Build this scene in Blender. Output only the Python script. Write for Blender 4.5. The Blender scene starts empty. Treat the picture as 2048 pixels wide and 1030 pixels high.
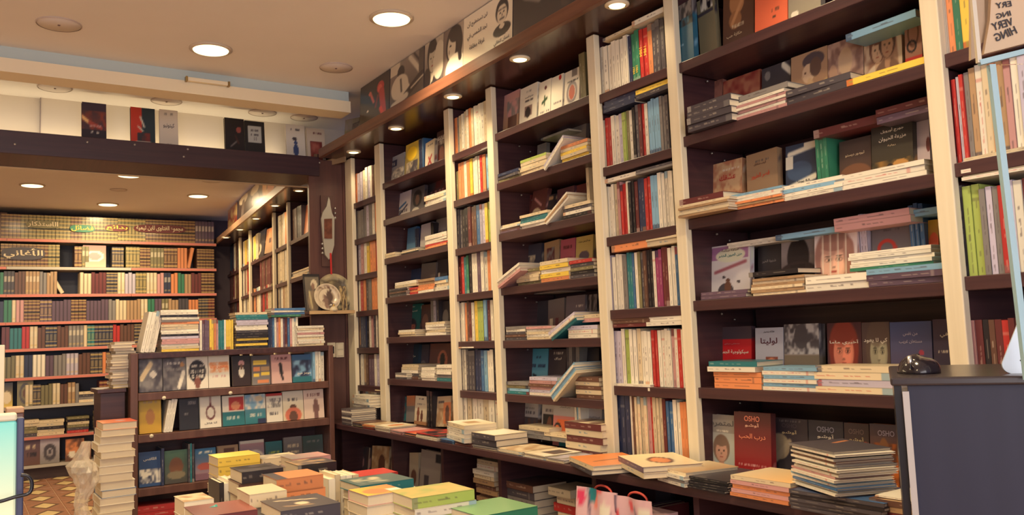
import bpy, math, random
import numpy as np
from mathutils import Matrix, Vector
random.seed(7)
rng = np.random.default_rng(7)
scene = bpy.context.scene
COL = scene.collection

# ---------------------------------------------------------------- camera, world, lights, exposure
CAMZ = 1.2
YAW, PIT, ROL, FPX = 0.58358128, 0.0920765, -0.03959958, 1673.14
cyw, syw = math.cos(YAW), math.sin(YAW)
fwd = Vector((syw*math.cos(PIT), cyw*math.cos(PIT), math.sin(PIT)))
r0 = Vector((cyw, -syw, 0)); u0 = r0.cross(fwd)
cr = r0*math.cos(ROL)+u0*math.sin(ROL); cu = cr.cross(fwd)
cam = bpy.data.objects.new('camera', bpy.data.cameras.new('camera')); COL.objects.link(cam)
cam.data.sensor_width = 36; cam.data.lens = FPX/2048*36; cam.data.clip_start = .02
cam.matrix_world = Matrix(((cr.x, cu.x, -fwd.x, 0), (cr.y, cu.y, -fwd.y, 0), (cr.z, cu.z, -fwd.z, CAMZ), (0, 0, 0, 1)))
scene.camera = cam

def ray(px, py): return fwd+cr*((px-1024)/FPX)-cu*((py-515)/FPX)
def at_x(px, py, x): d = ray(px, py); t = x/d.x; return Vector((d.x*t, d.y*t, d.z*t+CAMZ))
def at_y(px, py, y): d = ray(px, py); t = y/d.y; return Vector((d.x*t, d.y*t, d.z*t+CAMZ))
def at_z(px, py, z): d = ray(px, py); t = (z-CAMZ)/d.z; return Vector((d.x*t, d.y*t, d.z*t+CAMZ))
def along(px, p0, dv):                     # parameter s where p0+s*dv is seen in column px (measuring the photo)
    k = (px-1024)/FPX; p = Vector(p0)-Vector((0, 0, CAMZ)); dv = Vector(dv)
    return (p.dot(cr)-k*p.dot(fwd))/(k*dv.dot(fwd)-dv.dot(cr))

vs = scene.view_settings
vs.view_transform = 'Standard'; vs.look = 'None'; vs.gamma = 1; vs.use_curve_mapping = False
vs.exposure = -0.18
world = bpy.data.worlds.new('world'); scene.world = world; world.use_nodes = True
bg = world.node_tree.nodes['Background']; bg.inputs[0].default_value = (0.52, 0.47, 0.66, 1); bg.inputs[1].default_value = 0.85
WARM = (1.0, 0.77, 0.45)
def light(name, kind, loc, energy, color=WARM, size=.15, rot=(0, 0, 0), **k):
    l = bpy.data.lights.new(name, kind); l.energy = energy; l.color = color
    if kind == 'AREA': l.shape = k.get('shape', 'DISK'); l.size = size; l.size_y = k.get('size_y', size); l.spread = k.get('spread', math.pi)
    if kind == 'SPOT': l.spot_size = k.get('spot', 1.9); l.spot_blend = .8; l.shadow_soft_size = size
    o = bpy.data.objects.new(name, l); o.location = loc; o.rotation_euler = rot; COL.objects.link(o); return o
CEIL = 1.42+CAMZ
LAMPS = [(1.57, 3.27), (.975, 4.02), (-.2, 2.6), (.45, 1.7), (1.2, 1.1), (-1.2, 3.9), (-.6, .6), (.48, 8.03), (1.12, 7.31), (1.84, 8.1), (1.17, 8.86), (-.3, 7.3), (.2, 6.2)]  # the ones out of view are added to light the shop
for x, y in LAMPS: light('ceiling_lamp_light', 'AREA', (x, y, CEIL-.02), 16 if y < 5 else 19, size=.16, spread=2.25 if y < 5 else math.pi)
# daylight through the open shop front behind the photographer
light('shop_front_daylight', 'AREA', (-.6, -2.2, 1.7), 120, (.95, .88, .86), 3.2, (math.radians(84), 0, math.radians(-12)), shape='RECTANGLE', size_y=2.0)

# ---------------------------------------------------------------- helpers
PAL = dict(w=(.90, .87, .80), c=(.84, .77, .64), k=(.12, .10, .13), n=(.16, .19, .31), b=(.24, .40, .58), s=(.50, .67, .78), t=(.16, .45, .48),
           g=(.20, .47, .36), l=(.64, .71, .36), y=(.88, .75, .30), o=(.84, .53, .34), r=(.72, .19, .18), m=(.40, .17, .18), p=(.78, .58, .57),
           v=(.37, .29, .36), e=(.52, .50, .49), d=(.28, .26, .29), a=(.68, .55, .41), h=(.40, .27, .22), f=(.58, .22, .40), z=(.48, .45, .32), i=(.72, .69, .76))
CN = dict(w='white', c='cream', k='black', n='navy', b='blue', s='pale blue', t='teal', g='green', l='lime', y='yellow', o='orange', r='red', m='maroon', p='pink',
          v='purple', e='grey', d='charcoal', a='tan', h='brown', f='magenta', z='olive', i='lilac')
def C(c): return PAL[c] if isinstance(c, str) else c
def lin(a):
    a = np.clip(np.asarray(a, float), 0, 1)
    return np.where(a <= .04045, a/12.92, ((a+.055)/1.055)**2.4)
def linc(c): return tuple(lin(C(c)))+(1,)
def new_mat(name):
    m = bpy.data.materials.new(name); m.use_nodes = True
    return m, m.node_tree.nodes, m.node_tree.links, m.node_tree.nodes['Principled BSDF']
def plain(name, c, rough=.5, metal=0., emit=0.):
    m, N, L, b = new_mat(name); b.inputs['Base Color'].default_value = linc(c); b.inputs['Roughness'].default_value = rough; b.inputs['Metallic'].default_value = metal
    if emit: b.inputs['Emission Color'].default_value = linc(c); b.inputs['Emission Strength'].default_value = emit
    return m
def textured(name, c1, c2, rough=.5, scale=(6, 6, 6), detail=6, bump=.1, kind='noise'):
    m, N, L, b = new_mat(name)
    tc = N.new('ShaderNodeTexCoord'); mp = N.new('ShaderNodeMapping'); mp.inputs['Scale'].default_value = scale
    L.new(tc.outputs['Object'], mp.inputs[0])
    t = N.new('ShaderNodeTexNoise'); t.inputs['Scale'].default_value = 1; t.inputs['Detail'].default_value = detail; L.new(mp.outputs[0], t.inputs[0])
    r = N.new('ShaderNodeValToRGB'); r.color_ramp.elements[0].position = .35; r.color_ramp.elements[1].position = .65
    r.color_ramp.elements[0].color = linc(c1); r.color_ramp.elements[1].color = linc(c2)
    L.new(t.outputs[0], r.inputs[0]); L.new(r.outputs[0], b.inputs['Base Color']); b.inputs['Roughness'].default_value = rough
    if bump:
        bp = N.new('ShaderNodeBump'); bp.inputs['Strength'].default_value = bump; bp.inputs['Distance'].default_value = .002
        L.new(t.outputs[0], bp.inputs['Height']); L.new(bp.outputs[0], b.inputs['Normal'])
    return m
M_WOOD = textured('dark_wood', (.235, .145, .165), (.30, .19, .195), .34, (2, 2, 60), 4, .05)
M_WOODH = textured('dark_wood_shelf', (.235, .145, .165), (.30, .19, .195), .36, (60, 2, 60), 4, .05)
M_WOODP = textured('walnut_panel', (.33, .215, .205), (.39, .26, .235), .4, (30, 30, 2), 4, .05)
M_POST = textured('cream_post', (.86, .81, .70), (.90, .85, .74), .45, (40, 40, 1), 4, .05)
M_CEIL = textured('ceiling_plaster', (.92, .90, .88), (.93, .91, .89), .8, (3, 3, 3), 3, .02)
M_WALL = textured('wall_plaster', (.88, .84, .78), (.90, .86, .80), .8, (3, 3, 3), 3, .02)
M_WALLD = textured('wall_dark_plaster', (.30, .25, .29), (.33, .28, .31), .8, (3, 3, 3), 3, .02)  # darker plaster for the right and far walls
M_CREAM = plain('beam_cream', (.93, .88, .76), .6)
M_BLUISH = plain('beam_skylight_tint', (.74, .80, .80), .6)  # blue cast of skylight on the upper beam step, put into the colour
M_RIM = plain('lamp_rim', (.80, .74, .66), .4)
M_GLOW = plain('lamp_glow', (1, .93, .70), .5, 0, 3.0)
M_DISC = plain('speaker_grille', (.86, .82, .79), .8)
M_PINK = plain('shelf_edge_coral', (.80, .48, .43), .5)
M_METAL = plain('brushed_metal', (.75, .74, .72), .35, .8)
M_BLACK = plain('black_plastic', (.10, .10, .13), .25)
M_GOLD = plain('gilt', (.80, .66, .36), .4, .3)
M_WHITEINK = plain('white_ink', (.93, .91, .86), .5)
INK = {}
def ink(c):
    if c not in INK: INK[c] = plain('print_ink_'+CN.get(c, 'x').replace(' ', '_'), c, .5)
    return INK[c]
def print_mat(name, rough, coat):
    m, N, L, b = new_mat(name); a = N.new('ShaderNodeAttribute'); a.attribute_name = 'Col'
    L.new(a.outputs['Color'], b.inputs['Base Color']); b.inputs['Roughness'].default_value = rough
    b.inputs['Coat Weight'].default_value = coat; b.inputs['Coat Roughness'].default_value = .18
    return m
M_PRINT = print_mat('printed_cover', .45, .25)
M_POSTER = print_mat('glossy_poster', .3, .6)
M_PAPER, N, L, b = new_mat('page_edges')
tc = N.new('ShaderNodeTexCoord'); wv = N.new('ShaderNodeTexWave'); wv.bands_direction = 'Y'; wv.inputs['Scale'].default_value = 220; wv.inputs['Distortion'].default_value = 2
L.new(tc.outputs['Object'], wv.inputs[0]); rp = N.new('ShaderNodeValToRGB'); rp.color_ramp.elements[0].color = linc((.74, .67, .56)); rp.color_ramp.elements[1].color = linc((.90, .85, .74))
L.new(wv.outputs[0], rp.inputs[0]); L.new(rp.outputs[0], b.inputs['Base Color']); b.inputs['Roughness'].default_value = .8

def raw_mesh(name, V, F, mat=None, smooth=False):
    me = bpy.data.meshes.new(name); me.from_pydata([tuple(v) for v in V], [], F); me.update()
    if mat: me.materials.append(mat)
    if smooth: me.polygons.foreach_set('use_smooth', [True]*len(me.polygons))
    return me
BF = [(0, 3, 2, 1), (4, 5, 6, 7), (0, 1, 5, 4), (2, 3, 7, 6), (1, 2, 6, 5), (0, 4, 7, 3)]
def box_vf(x0, y0, z0, x1, y1, z1, V, F):
    n = len(V); V += [(x0, y0, z0), (x1, y0, z0), (x1, y1, z0), (x0, y1, z0), (x0, y0, z1), (x1, y0, z1), (x1, y1, z1), (x0, y1, z1)]
    F += [tuple(n+i for i in f) for f in BF]
def link(name, me, parent=None, M=None, **tags):
    o = bpy.data.objects.new(name, me); COL.objects.link(o)
    if parent is not None: o.parent = parent
    if M is not None:
        if parent is None: o.matrix_world = M
        else: o.matrix_local = M
    for k, v in tags.items():
        if v: o[k] = v
    return o
def box(name, lo, hi, mat, parent=None, bevel=0, **tags):
    """box given in the parent's coordinates, origin at its base centre"""
    c = [(a+b)/2 for a, b in zip(lo, hi)]; c[2] = lo[2]
    V, F = [], []; box_vf(lo[0]-c[0], lo[1]-c[1], 0, hi[0]-c[0], hi[1]-c[1], hi[2]-lo[2], V, F)
    o = link(name, raw_mesh(name, V, F, mat), parent, Matrix.Translation(c), **tags)
    if bevel:
        b = o.modifiers.new('bevel', 'BEVEL'); b.width = bevel; b.segments = 2
    return o
def empty(name, M, label, cat, group=None, parent=None):
    return link(name, None, parent, M, label=label, category=cat, group=group)
def frame(org, right, inn):
    r = Vector(right).normalized(); i = Vector(inn).normalized(); u = r.cross(i)
    return Matrix(((r.x, i.x, u.x, org[0]), (r.y, i.y, u.y, org[1]), (r.z, i.z, u.z, org[2]), (0, 0, 0, 1)))
def lathe(name, prof, mat, parent=None, M=None, n=32, cap=None, **tags):
    V, F = [], []
    for r, z in prof: V += [(r*math.cos(2*math.pi*k/n), r*math.sin(2*math.pi*k/n), z) for k in range(n)]
    for j in range(len(prof)-1):
        for k in range(n): F.append((j*n+k, j*n+(k+1) % n, (j+1)*n+(k+1) % n, (j+1)*n+k))
    if cap is None: cap = name != 'rim'
    if cap: F.append(tuple(range(n))[::-1]); F.append(tuple(len(V)-n+k for k in range(n)))
    return link(name, raw_mesh(name, V, F, mat, True), parent, M, **tags)

# ---- Arabic shaping (joined letter forms, laid out right to left)
_T = 'ء1 آ2 أ2 ؤ2 إ2 ئ4 ا2 ب4 ة2 ت4 ث4 ج4 ح4 خ4 د2 ذ2 ر2 ز2 س4 ش4 ص4 ض4 ط4 ظ4 ع4 غ4 ف4 ق4 ك4 ل4 م4 ن4 ه4 و2 ى2 ي4'.split()
FORMS = {}; _cp = 0xFE80
for e in _T: FORMS[e[0]] = (_cp, int(e[1])); _cp += int(e[1])
def shape(s):
    out = []
    for word in s.split(' '):
        if not any(ch in FORMS for ch in word): out.append(word); continue
        w = []
        for i, ch in enumerate(word):
            if ch not in FORMS: w.append(ch); continue
            cp, n = FORMS[ch]
            pj = i > 0 and word[i-1] in FORMS and FORMS[word[i-1]][1] == 4
            nj = n == 4 and i+1 < len(word) and word[i+1] in FORMS and FORMS[word[i+1]][1] > 1
            k = 3 if (pj and nj) else 2 if nj else 1 if pj else 0
            if n == 2: k = 1 if pj else 0
            w.append(chr(cp+k))
        out.append(''.join(w[::-1]))
    return ' '.join(out[::-1]) if any(ord(c) > 0x600 for c in s) else s
_TX = {}
def text_mesh(s, bold=0.0, mirror=False):
    """flat lettering, 1 unit wide, centred, lying in local XZ facing -Y"""
    key = (s, bold, mirror)
    if key in _TX: return _TX[key]
    cvs = bpy.data.curves.new('lettering', 'FONT'); cvs.body = shape(s); cvs.align_x = 'CENTER'; cvs.resolution_u = 3; cvs.offset = bold; cvs.extrude = .004
    o = bpy.data.objects.new('lettering', cvs); COL.objects.link(o); dg = bpy.context.evaluated_depsgraph_get()
    me = bpy.data.meshes.new_from_object(o.evaluated_get(dg)); bpy.data.objects.remove(o)
    n = len(me.vertices); co = np.empty(n*3); me.vertices.foreach_get('co', co); co = co.reshape(-1, 3)
    mn, mx = co.min(0), co.max(0); w = mx[0]-mn[0]; co = (co-(mn+mx)/2)/w
    if mirror: co[:, 0] *= -1
    me.vertices.foreach_set('co', np.stack([co[:, 0], -co[:, 2], co[:, 1]], 1).ravel()); me.update()
    _TX[key] = (me, (mx[1]-mn[1])/w); return _TX[key]
def lettering(s, parent, M, width, col, bold=.0, height=None, mirror=False, name='lettering'):
    me, asp = text_mesh(s, bold, mirror)
    sz = height/asp/width if height else 1
    o = link(name, me, parent, M @ Matrix.Diagonal((width, width, width*sz, 1)))
    if not me.materials: me.materials.append(ink('k'))
    o.material_slots[0].link = 'OBJECT'; o.material_slots[0].material = ink(col)
    return o

# ---- painting flat print as vertex colours on a fine grid
def fract_noise(nx, ny, cells, seed):
    g = np.random.default_rng(seed); a = g.random((cells+2, cells+2))
    x = np.linspace(0, cells, nx); y = np.linspace(0, cells, ny); xi = x.astype(int); yi = y.astype(int); fx = (x-xi)[None, :]; fy = (y-yi)[:, None]
    fx = fx*fx*(3-2*fx); fy = fy*fy*(3-2*fy)
    A = a[np.ix_(yi, xi)]; B = a[np.ix_(yi, xi+1)]; Cc = a[np.ix_(yi+1, xi)]; D = a[np.ix_(yi+1, xi+1)]
    return (A*(1-fx)+B*fx)*(1-fy)+(Cc*(1-fx)+D*fx)*fy
def paint(nx, ny, ops, seed=0):
    X, Y = np.meshgrid(np.linspace(0, 1, nx), np.linspace(0, 1, ny)); I = np.ones((ny, nx, 3))*.8
    g = np.random.default_rng(seed+11)
    def put(mask, c):
        mask = np.clip(mask, 0, 1)[..., None]; I[:] = I*(1-mask)+np.array(C(c))*mask
    def ell(cx, cy, rx, ry, c, s=6):
        d = 1-np.sqrt(((X-cx)/rx)**2+((Y-cy)/ry)**2); put(d*s*2+.5, c)
    for op in ops:
        k = op[0]
        if k == 'g': I[:] = np.array(C(op[1]))*Y[..., None]+np.array(C(op[2]))*(1-Y[..., None])
        elif k == 'h': I[:] = np.array(C(op[2]))*X[..., None]+np.array(C(op[1]))*(1-X[..., None])
        elif k == 'r': put(((X >= op[1]) & (X <= op[3]) & (Y >= op[2]) & (Y <= op[4])).astype(float), op[5])
        elif k == 'e': ell(*op[1:6])
        elif k == 'R':
            d = np.sqrt(((X-op[1])/op[3])**2+((Y-op[2])/op[4])**2); put((op[5]-np.abs(d-1))*8+.5, op[6])
        elif k == 'L':
            x0, y0, x1, y1, w, c = op[1:7]; dx, dy = x1-x0, y1-y0; t = np.clip(((X-x0)*dx+(Y-y0)*dy)/(dx*dx+dy*dy+1e-9), 0, 1)
            d = np.sqrt((X-x0-t*dx)**2+(Y-y0-t*dy)**2); put((w-d)*30+.5, c)
        elif k == 't':                                  # unreadable small print
            x0, y, x1, h, c = op[1:6]; n = max(3, int((x1-x0)*nx)); s = (g.random(nx) < .72)[None, :]*(.35+.65*g.random((ny, nx)))
            put(((X >= x0) & (X <= x1) & (np.abs(Y-y) <= h/2+.5/ny))*s, c)
        elif k == 'b':                                  # mottled picture between two colours
            c1, c2, cells = op[1:4]; n = fract_noise(nx, ny, cells, seed+3)*.6+fract_noise(nx, ny, cells*2+1, seed+5)*.4
            n = np.clip((n-.5)*3+.5, 0, 1)[..., None]; J = np.array(C(c1))*(1-n)+np.array(C(c2))*n
            if len(op) > 4: x0, y0, x1, y1 = op[4:8]; mk = ((X >= x0) & (X <= x1) & (Y >= y0) & (Y <= y1))[..., None]; I[:] = np.where(mk, J, I)
            else: I[:] = J
        elif k == 'P':                                  # head and shoulders of a generic figure
            cx, cy, s, skin, hair, cloth = op[1:7]; asp = op[7] if len(op) > 7 else 1.45; q = s/asp
            ell(cx, cy-.95*s*.9, .62*s, .62*q*1.1, cloth); ell(cx, cy-.42*s/1.1, .12*s, .3*q, skin)
            ell(cx, cy+.08*q, .36*s, .50*q, hair); ell(cx, cy-.04*q, .25*s, .37*q, skin)
            if hair != skin: ell(cx, cy+.30*q, .27*s, .15*q, hair)
            dk = tuple(.45*v for v in C(skin)); rd = tuple(a*b for a, b in zip(C(skin), (.8, .5, .5)))
            ell(cx-.10*s, cy+.0*q, .045*s, .03*q, dk); ell(cx+.10*s, cy+.0*q, .045*s, .03*q, dk); ell(cx, cy-.11*q, .025*s, .05*q, tuple(.75*v for v in C(skin))); ell(cx, cy-.23*q, .075*s, .022*q, rd)
        elif k == 'Q':                                  # a face filling the cover
            cx, cy, s, skin, hair, cloth = op[1:7]; sk = np.array(C(skin)); dk = tuple(sk*.35); md = tuple(sk*.78); hi_ = tuple(np.minimum(1, sk*1.12))
            ell(cx, cy-.62*s, .50*s, .20*s, cloth, 4); ell(cx, cy+.02*s, .46*s, .46*s, hair, 4); ell(cx, cy-.22*s, .42*s, .34*s, hair, 4); ell(cx, cy-.42*s, .13*s, .14*s, md, 4)
            ell(cx, cy-.06*s, .31*s, .33*s, skin, 5); ell(cx, cy+.13*s, .30*s, .10*s, tuple(np.array(C(hair))*.5+sk*.5), 2); ell(cx, cy+.22*s, .33*s, .12*s, hair, 4); ell(cx+.12*s, cy-.1*s, .12*s, .18*s, hi_, 1)
            for q in (-1, 1):
                ell(cx+q*.125*s, cy-.035*s, .085*s, .045*s, md, 2); ell(cx+q*.125*s, cy-.04*s, .06*s, .022*s, tuple(np.minimum(1, sk*1.1)), 4); ell(cx+q*.125*s, cy-.04*s, .028*s, .024*s, dk, 5); ell(cx+q*.13*s, cy+.02*s, .075*s, .012*s, tuple(sk*.5), 3)
            ell(cx, cy-.12*s, .022*s, .07*s, hi_, 2); ell(cx, cy-.165*s, .05*s, .018*s, md, 3); ell(cx, cy-.235*s, .075*s, .022*s, tuple(sk*np.array((.78, .5, .5))), 4)
        elif k == 'S': ell(op[1], op[2]+.30*op[3], .12*op[3], .10*op[3], op[4]); ell(op[1], op[2], .2*op[3], .26*op[3], op[4]); ell(op[1], op[2]-.35*op[3], .14*op[3], .22*op[3], op[4])   # small standing figure
        elif k == 'n': I += (fract_noise(nx, ny, min(nx, ny)-2, seed)[..., None]-.5)*op[1]
    return np.clip(I, 0, 1)
def grid_vf(nx, ny, p0, du, dv, V, F, CC, img):
    n = len(V); p0 = np.array(p0); du = np.array(du); dv = np.array(dv)
    for j in range(ny):
        for i in range(nx): V.append(tuple(p0+du*(i/(nx-1))+dv*(j/(ny-1))))
    for j in range(ny-1):
        for i in range(nx-1): a = n+j*nx+i; F.append((a, a+1, a+nx+1, a+nx))
    CC.append(lin(img.reshape(-1, 3)))
def colored_mesh(name, V, F, CC, mat):
    me = raw_mesh(name, V, F, mat); a = me.color_attributes.new('Col', 'FLOAT_COLOR', 'POINT'); c = np.ones((len(V), 4)); c[:, :3] = np.concatenate(CC)
    a.data.foreach_set('color', c.ravel()); return me
def cbox(x0, y0, z0, x1, y1, z1, V, F, CC, c): box_vf(x0, y0, z0, x1, y1, z1, V, F); CC.append(np.tile(lin(C(c)), (8, 1)))
BT = .0012
def cover_mesh(w, h, t, front, spine, edge, mat=None, hard=False):
    """book shell: front board on -Y, back board on +Y, spine on +X; origin at foot of the fore edge of the front board"""
    V, F, CC = [], [], []; b = .0025 if hard else BT
    cbox(0, 0, 0, w, b, h, V, F, CC, edge); cbox(0, t-b, 0, w, t, h, V, F, CC, edge); cbox(w-b, 0, 0, w, t, h, V, F, CC, edge)
    if front is not None: ny, nx = front.shape[:2]; grid_vf(nx, ny, (0, -.0002, 0), (w, 0, 0), (0, 0, h), V, F, CC, front)
    if spine is not None: ny, nx = spine.shape[:2]; grid_vf(nx, ny, (w+.0002, 0, 0), (0, t, 0), (0, 0, h), V, F, CC, spine)
    return colored_mesh('cover', V, F, CC, mat or M_PRINT)
_PG = {}
def pages_mesh(w, h, t):
    k = (round(w, 3), round(h, 3), round(t, 3))
    if k not in _PG:
        V, F = [], []; w, h, t = k; box_vf(.003, BT, .0025, w-BT, t-BT, h-.0025, V, F); _PG[k] = raw_mesh('pages', V, F, M_PAPER)
    return _PG[k]
COUNT = {}
def book(name, M, w, h, t, label, group, front=None, spine=None, edge='c', hard=False):
    COUNT[name] = COUNT.get(name, 0)+1
    root = empty(name, M, label, 'book', group)
    link('cover', cover_mesh(w, h, t, front, spine, edge, None, hard), root)
    link('pages', pages_mesh(w, h, t), root)
    return root
def avgc(img): return tuple(img.reshape(-1, 3).mean(0))
_SP = {}
def spine_img(c, variant, ny=52, nx=9, accent=None):
    """painted spine: ground colour, a thin line of small print, a foot mark"""
    k = (c, variant, ny, nx, accent)
    if k in _SP: return _SP[k]
    g = np.random.default_rng(sum(map(ord, c))*31+variant*7); base = np.array(C(c))*(1+(g.random()-.5)*.14); lum = base.mean()
    I = np.tile(np.clip(base, 0, 1), (ny, nx, 1)).astype(float)
    mk = np.array(C(accent)) if accent else (np.array((.25, .20, .22)) if lum > .45 else np.array((.86, .82, .72)))
    if c in 'wc' and g.random() < .3: mk = np.array(C(g.choice(list('rbtm'))))
    m = nx//2
    def run(a, b2, f, s=.5):
        j = int(a*ny)
        while j < b2*ny:
            n = g.integers(2, 5)
            if g.random() < f: I[j:j+n, m-(g.random() < .25):m+1] = base*(1-s)+mk*s
            j += n+(g.random() < .4)
    if variant % 6 == 0: I[int(.82*ny):int(.84*ny)+1] = base*.7+mk*.3
    if variant % 6 == 1: I[:int(.10*ny)] = base*.45+np.array(C(g.choice(list('wrneo'))))*.5
    if variant % 6 == 4: I[int(.87*ny):] = base*.35+np.array(C(g.choice(list('rnesm'))))*.6
    a = .36+g.random()*.12; run(a, a+.30, .75, .45); run(.17+g.random()*.05, .29, .6, .3); run(.04, .08, .9, .4)
    I[:, 0] *= .86; I[:, -1] *= .90
    _SP[k] = np.clip(I, 0, 1); return _SP[k]
ORD = ['', 'first', 'second', 'third', 'fourth', 'fifth', 'sixth', 'seventh', 'eighth', 'ninth', 'tenth', 'eleventh', 'twelfth', 'thirteenth', 'fourteenth', 'fifteenth', 'sixteenth', 'seventeenth', 'eighteenth', 'nineteenth', 'twentieth'] + [f'{a}-{b}' for a in ('twenty', 'thirty', 'forty', 'fifty') for b in ('first', 'second', 'third', 'fourth', 'fifth', 'sixth', 'seventh', 'eighth', 'ninth')]
ROWLOG = {}
class Fr:
    """a shelf frontage: origin line at the front edge; right, in and up directions"""
    def __init__(s, org, right, inn): s.o = Vector(org); s.r = Vector(right).normalized(); s.i = Vector(inn).normalized()
    def u(s, px, z, d=0): return along(px, s.o+s.i*d+Vector((0, 0, z-s.o.z)), s.r)
    def pt(s, u, d, z): p = s.o+s.r*u+s.i*d; return Vector((p.x, p.y, z))
    def zat(s, px, py, d=0):
        q = ray(px, py); n = s.i; t = (s.o+s.i*d-Vector((0, 0, CAMZ))).dot(n)/q.dot(n); return CAMZ+q.z*t
def mat3(X, Y, Z, o): return Matrix(((X.x, Y.x, Z.x, o.x), (X.y, Y.y, Z.y, o.y), (X.z, Y.z, Z.z, o.z), (0, 0, 0, 1)))
UP = Vector((0, 0, 1))
def face_book(fr, px0, px1, pytop, zs, ops, desc, where, d=.10, lean=.10, roll=0, t=.02, res=(22, 32), title=None, name='displayed_book', group='', yaw=0):
    u0_, u1_ = fr.u(px0, zs, d), fr.u(px1, zs, d); w = u1_-u0_; h = max(.08, min(.27, (fr.zat((px0+px1)/2, pytop, d)-zs)/math.cos(lean)))
    img = paint(res[0], res[1], ops, len(desc)*7+int(px0))
    r, i = fr.r, fr.i
    if yaw: r2 = r*math.cos(yaw)+i*math.sin(yaw); i = i*math.cos(yaw)-r*math.sin(yaw); r = r2
    up = UP*math.cos(lean)+i*math.sin(lean); inn = i*math.cos(lean)-UP*math.sin(lean)
    if roll: r, up = r*math.cos(roll)+up*math.sin(roll), up*math.cos(roll)-r*math.sin(roll)
    o = fr.pt(u0_, d, zs+.001+(w*abs(math.sin(roll)) if roll < 0 else 0)+t*math.sin(lean))
    b = book(name, mat3(r, inn, up, o), w, h, t, f'{desc}, {where}', group, img, paint(3, 12, ops, 3)[:, -3:], avgc(img[:, -3:]))
    for tt in (title or []):
        s, cx, cy, tw, col = tt[:5]; th = tt[5] if len(tt) > 5 else None
        lettering(s, b, Matrix.Translation((cx*w, -.0012, cy*h)), tw*w, col, .012, th*h if th else None)
    return b
def spine_row(fr, px0, px1, pytop, zs, cols, where, d=.02, h=None, lean=0, name='upright_paperback', group='', jit=.006, depth=.14, text=None):
    """upright books, spine to the aisle; cols one letter a book"""
    ua, ub = fr.u(px0, zs, d), fr.u(px1, zs, d); n = len(cols); tot = ub-ua
    if h is None: h = fr.zat((px0+px1)/2, pytop, d)-zs
    wts = [1+.35*(random.random()-.5) for _ in cols]; s = sum(wts); u = ua; res = []; cnt = {}; tcount = {c: cols.count(c) for c in cols}
    for c, wt in zip(cols, wts):
        t = tot*wt/s; hh = h*(1-.05*random.random()) if jit else h; dd = d+random.random()*jit; w = depth
        X = -fr.i; up = UP; Y = fr.r
        if lean: up = UP*math.cos(lean)+fr.r*math.sin(lean); Y = fr.r*math.cos(lean)-UP*math.sin(lean)
        cnt[c] = cnt.get(c, 0)+1
        lab = f'{CN[c]} spine-out book, {where}'
        tt = t-.0006
        o = fr.pt(u, dd+w, zs+.001+(abs(math.sin(lean))*t if lean > 0 else 0))
        v = (int(u*1000) + len(res)) % 6 if random.random() < .4 else (ord(c) % 6)
        res.append(book(name, mat3(X, Y, up, o), w, hh, tt, lab, group, None, spine_img(c, v), c)); ROWLOG.setdefault((CN[c]+' spine-out book', where), []).append((round(u, 3), res[-1])); u += t
    return res
def stack(fr, px0, px1, zs, cols, where, t=.014, d=.0, h=None, w=.14, name='stacked_paperback', group='', jit=.008, yaw=0, topimg=None, hard=False, edgeview=False, u=None, topc=None, roll=0, top=None):
    """flat pile, spines to the aisle (or page edges with edgeview), first letter is the lowest book"""
    if u is None: ua, ub = fr.u(px0, zs, d), fr.u(px1, zs, d)
    else: ua, ub = u
    h = h or (ub-ua); uc = (ua+ub)/2; z = zs+.0005; n = len(cols); res = []
    if top is not None: t = max(.004, (fr.zat((px0+px1)/2, top, d)-zs)/n)
    for k, c in enumerate(cols):
        tt = t*(1+.2*(random.random()-.5)); yw = yaw+(random.random()-.5)*.05; r = fr.r*math.cos(yw)+fr.i*math.sin(yw); i = fr.i*math.cos(yw)-fr.r*math.sin(yw)
        du = (random.random()-.5)*jit; dd = d+random.random()*jit
        dn = n-1-k; pos = 'top' if dn == 0 and n > 1 else 'bottom' if k == 0 and n > 1 else f'{ORD[dn+1]} from top' if n > 1 else 'single'
        ctr = fr.pt(uc+du, dd+w/2, z)
        if not edgeview: X, Y, Z = -i, -UP, r; o = ctr+i*(w/2)-r*(h/2)+UP*tt
        else: X, Y, Z = i, -UP, -r; o = ctr-i*(w/2)+r*(h/2)+UP*tt
        if roll:
            q = Matrix.Rotation(-roll, 3, fr.i); pv = fr.pt(ua, dd+w/2, zs+.001); X, Y, Z = q @ X, q @ Y, q @ Z; o = pv+q @ (o-pv+Vector((0, 0, 0)))
        fi = None
        if dn == 0 and topimg is not None: fi = paint(20, 28, topimg, k+int(uc*99))
        ec = topc if (dn == 0 and topc) else c
        lab = f'{pos} {CN[c]} {"book" if n > 1 else "flat book"}, {where}'
        res.append(book(name, mat3(X, Y, Z, o), w, h, tt-.0004, lab, group, fi, spine_img(c, (k*3+len(cols)) % 6), ec, hard)); z += tt
    return res
# ---------------------------------------------------------------- the room
WY = 5.25
def struct(name, lo, hi, mat, **k): return box(name, lo, hi, mat, None, kind='structure', **k)
FLOOR = struct('floor', (-3, -3, -.1), (3.0, 9.8, 0), textured('floor_screed', (.66, .54, .44), (.72, .60, .50), .6, (3, 3, 3)))
struct('ceiling', (-3, -3, CEIL), (3.0, 9.8, CEIL+.1), M_CEIL)
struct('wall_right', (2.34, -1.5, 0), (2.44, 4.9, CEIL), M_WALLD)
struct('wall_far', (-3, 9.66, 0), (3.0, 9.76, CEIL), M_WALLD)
struct('wall_left', (-3.1, -3, 0), (-3, 9.76, CEIL), M_WALL)
struct('trim_1', (-3, 4.40, CEIL-.062), (1.83, 4.52, CEIL), M_BLUISH, label='upper step of the ceiling beam, tinted pale blue-grey for skylight')
struct('trim_2', (-3, 4.375, CEIL-.127), (1.83, 4.52, CEIL-.062), M_CREAM, label='cream lower step of the ceiling beam')
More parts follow.
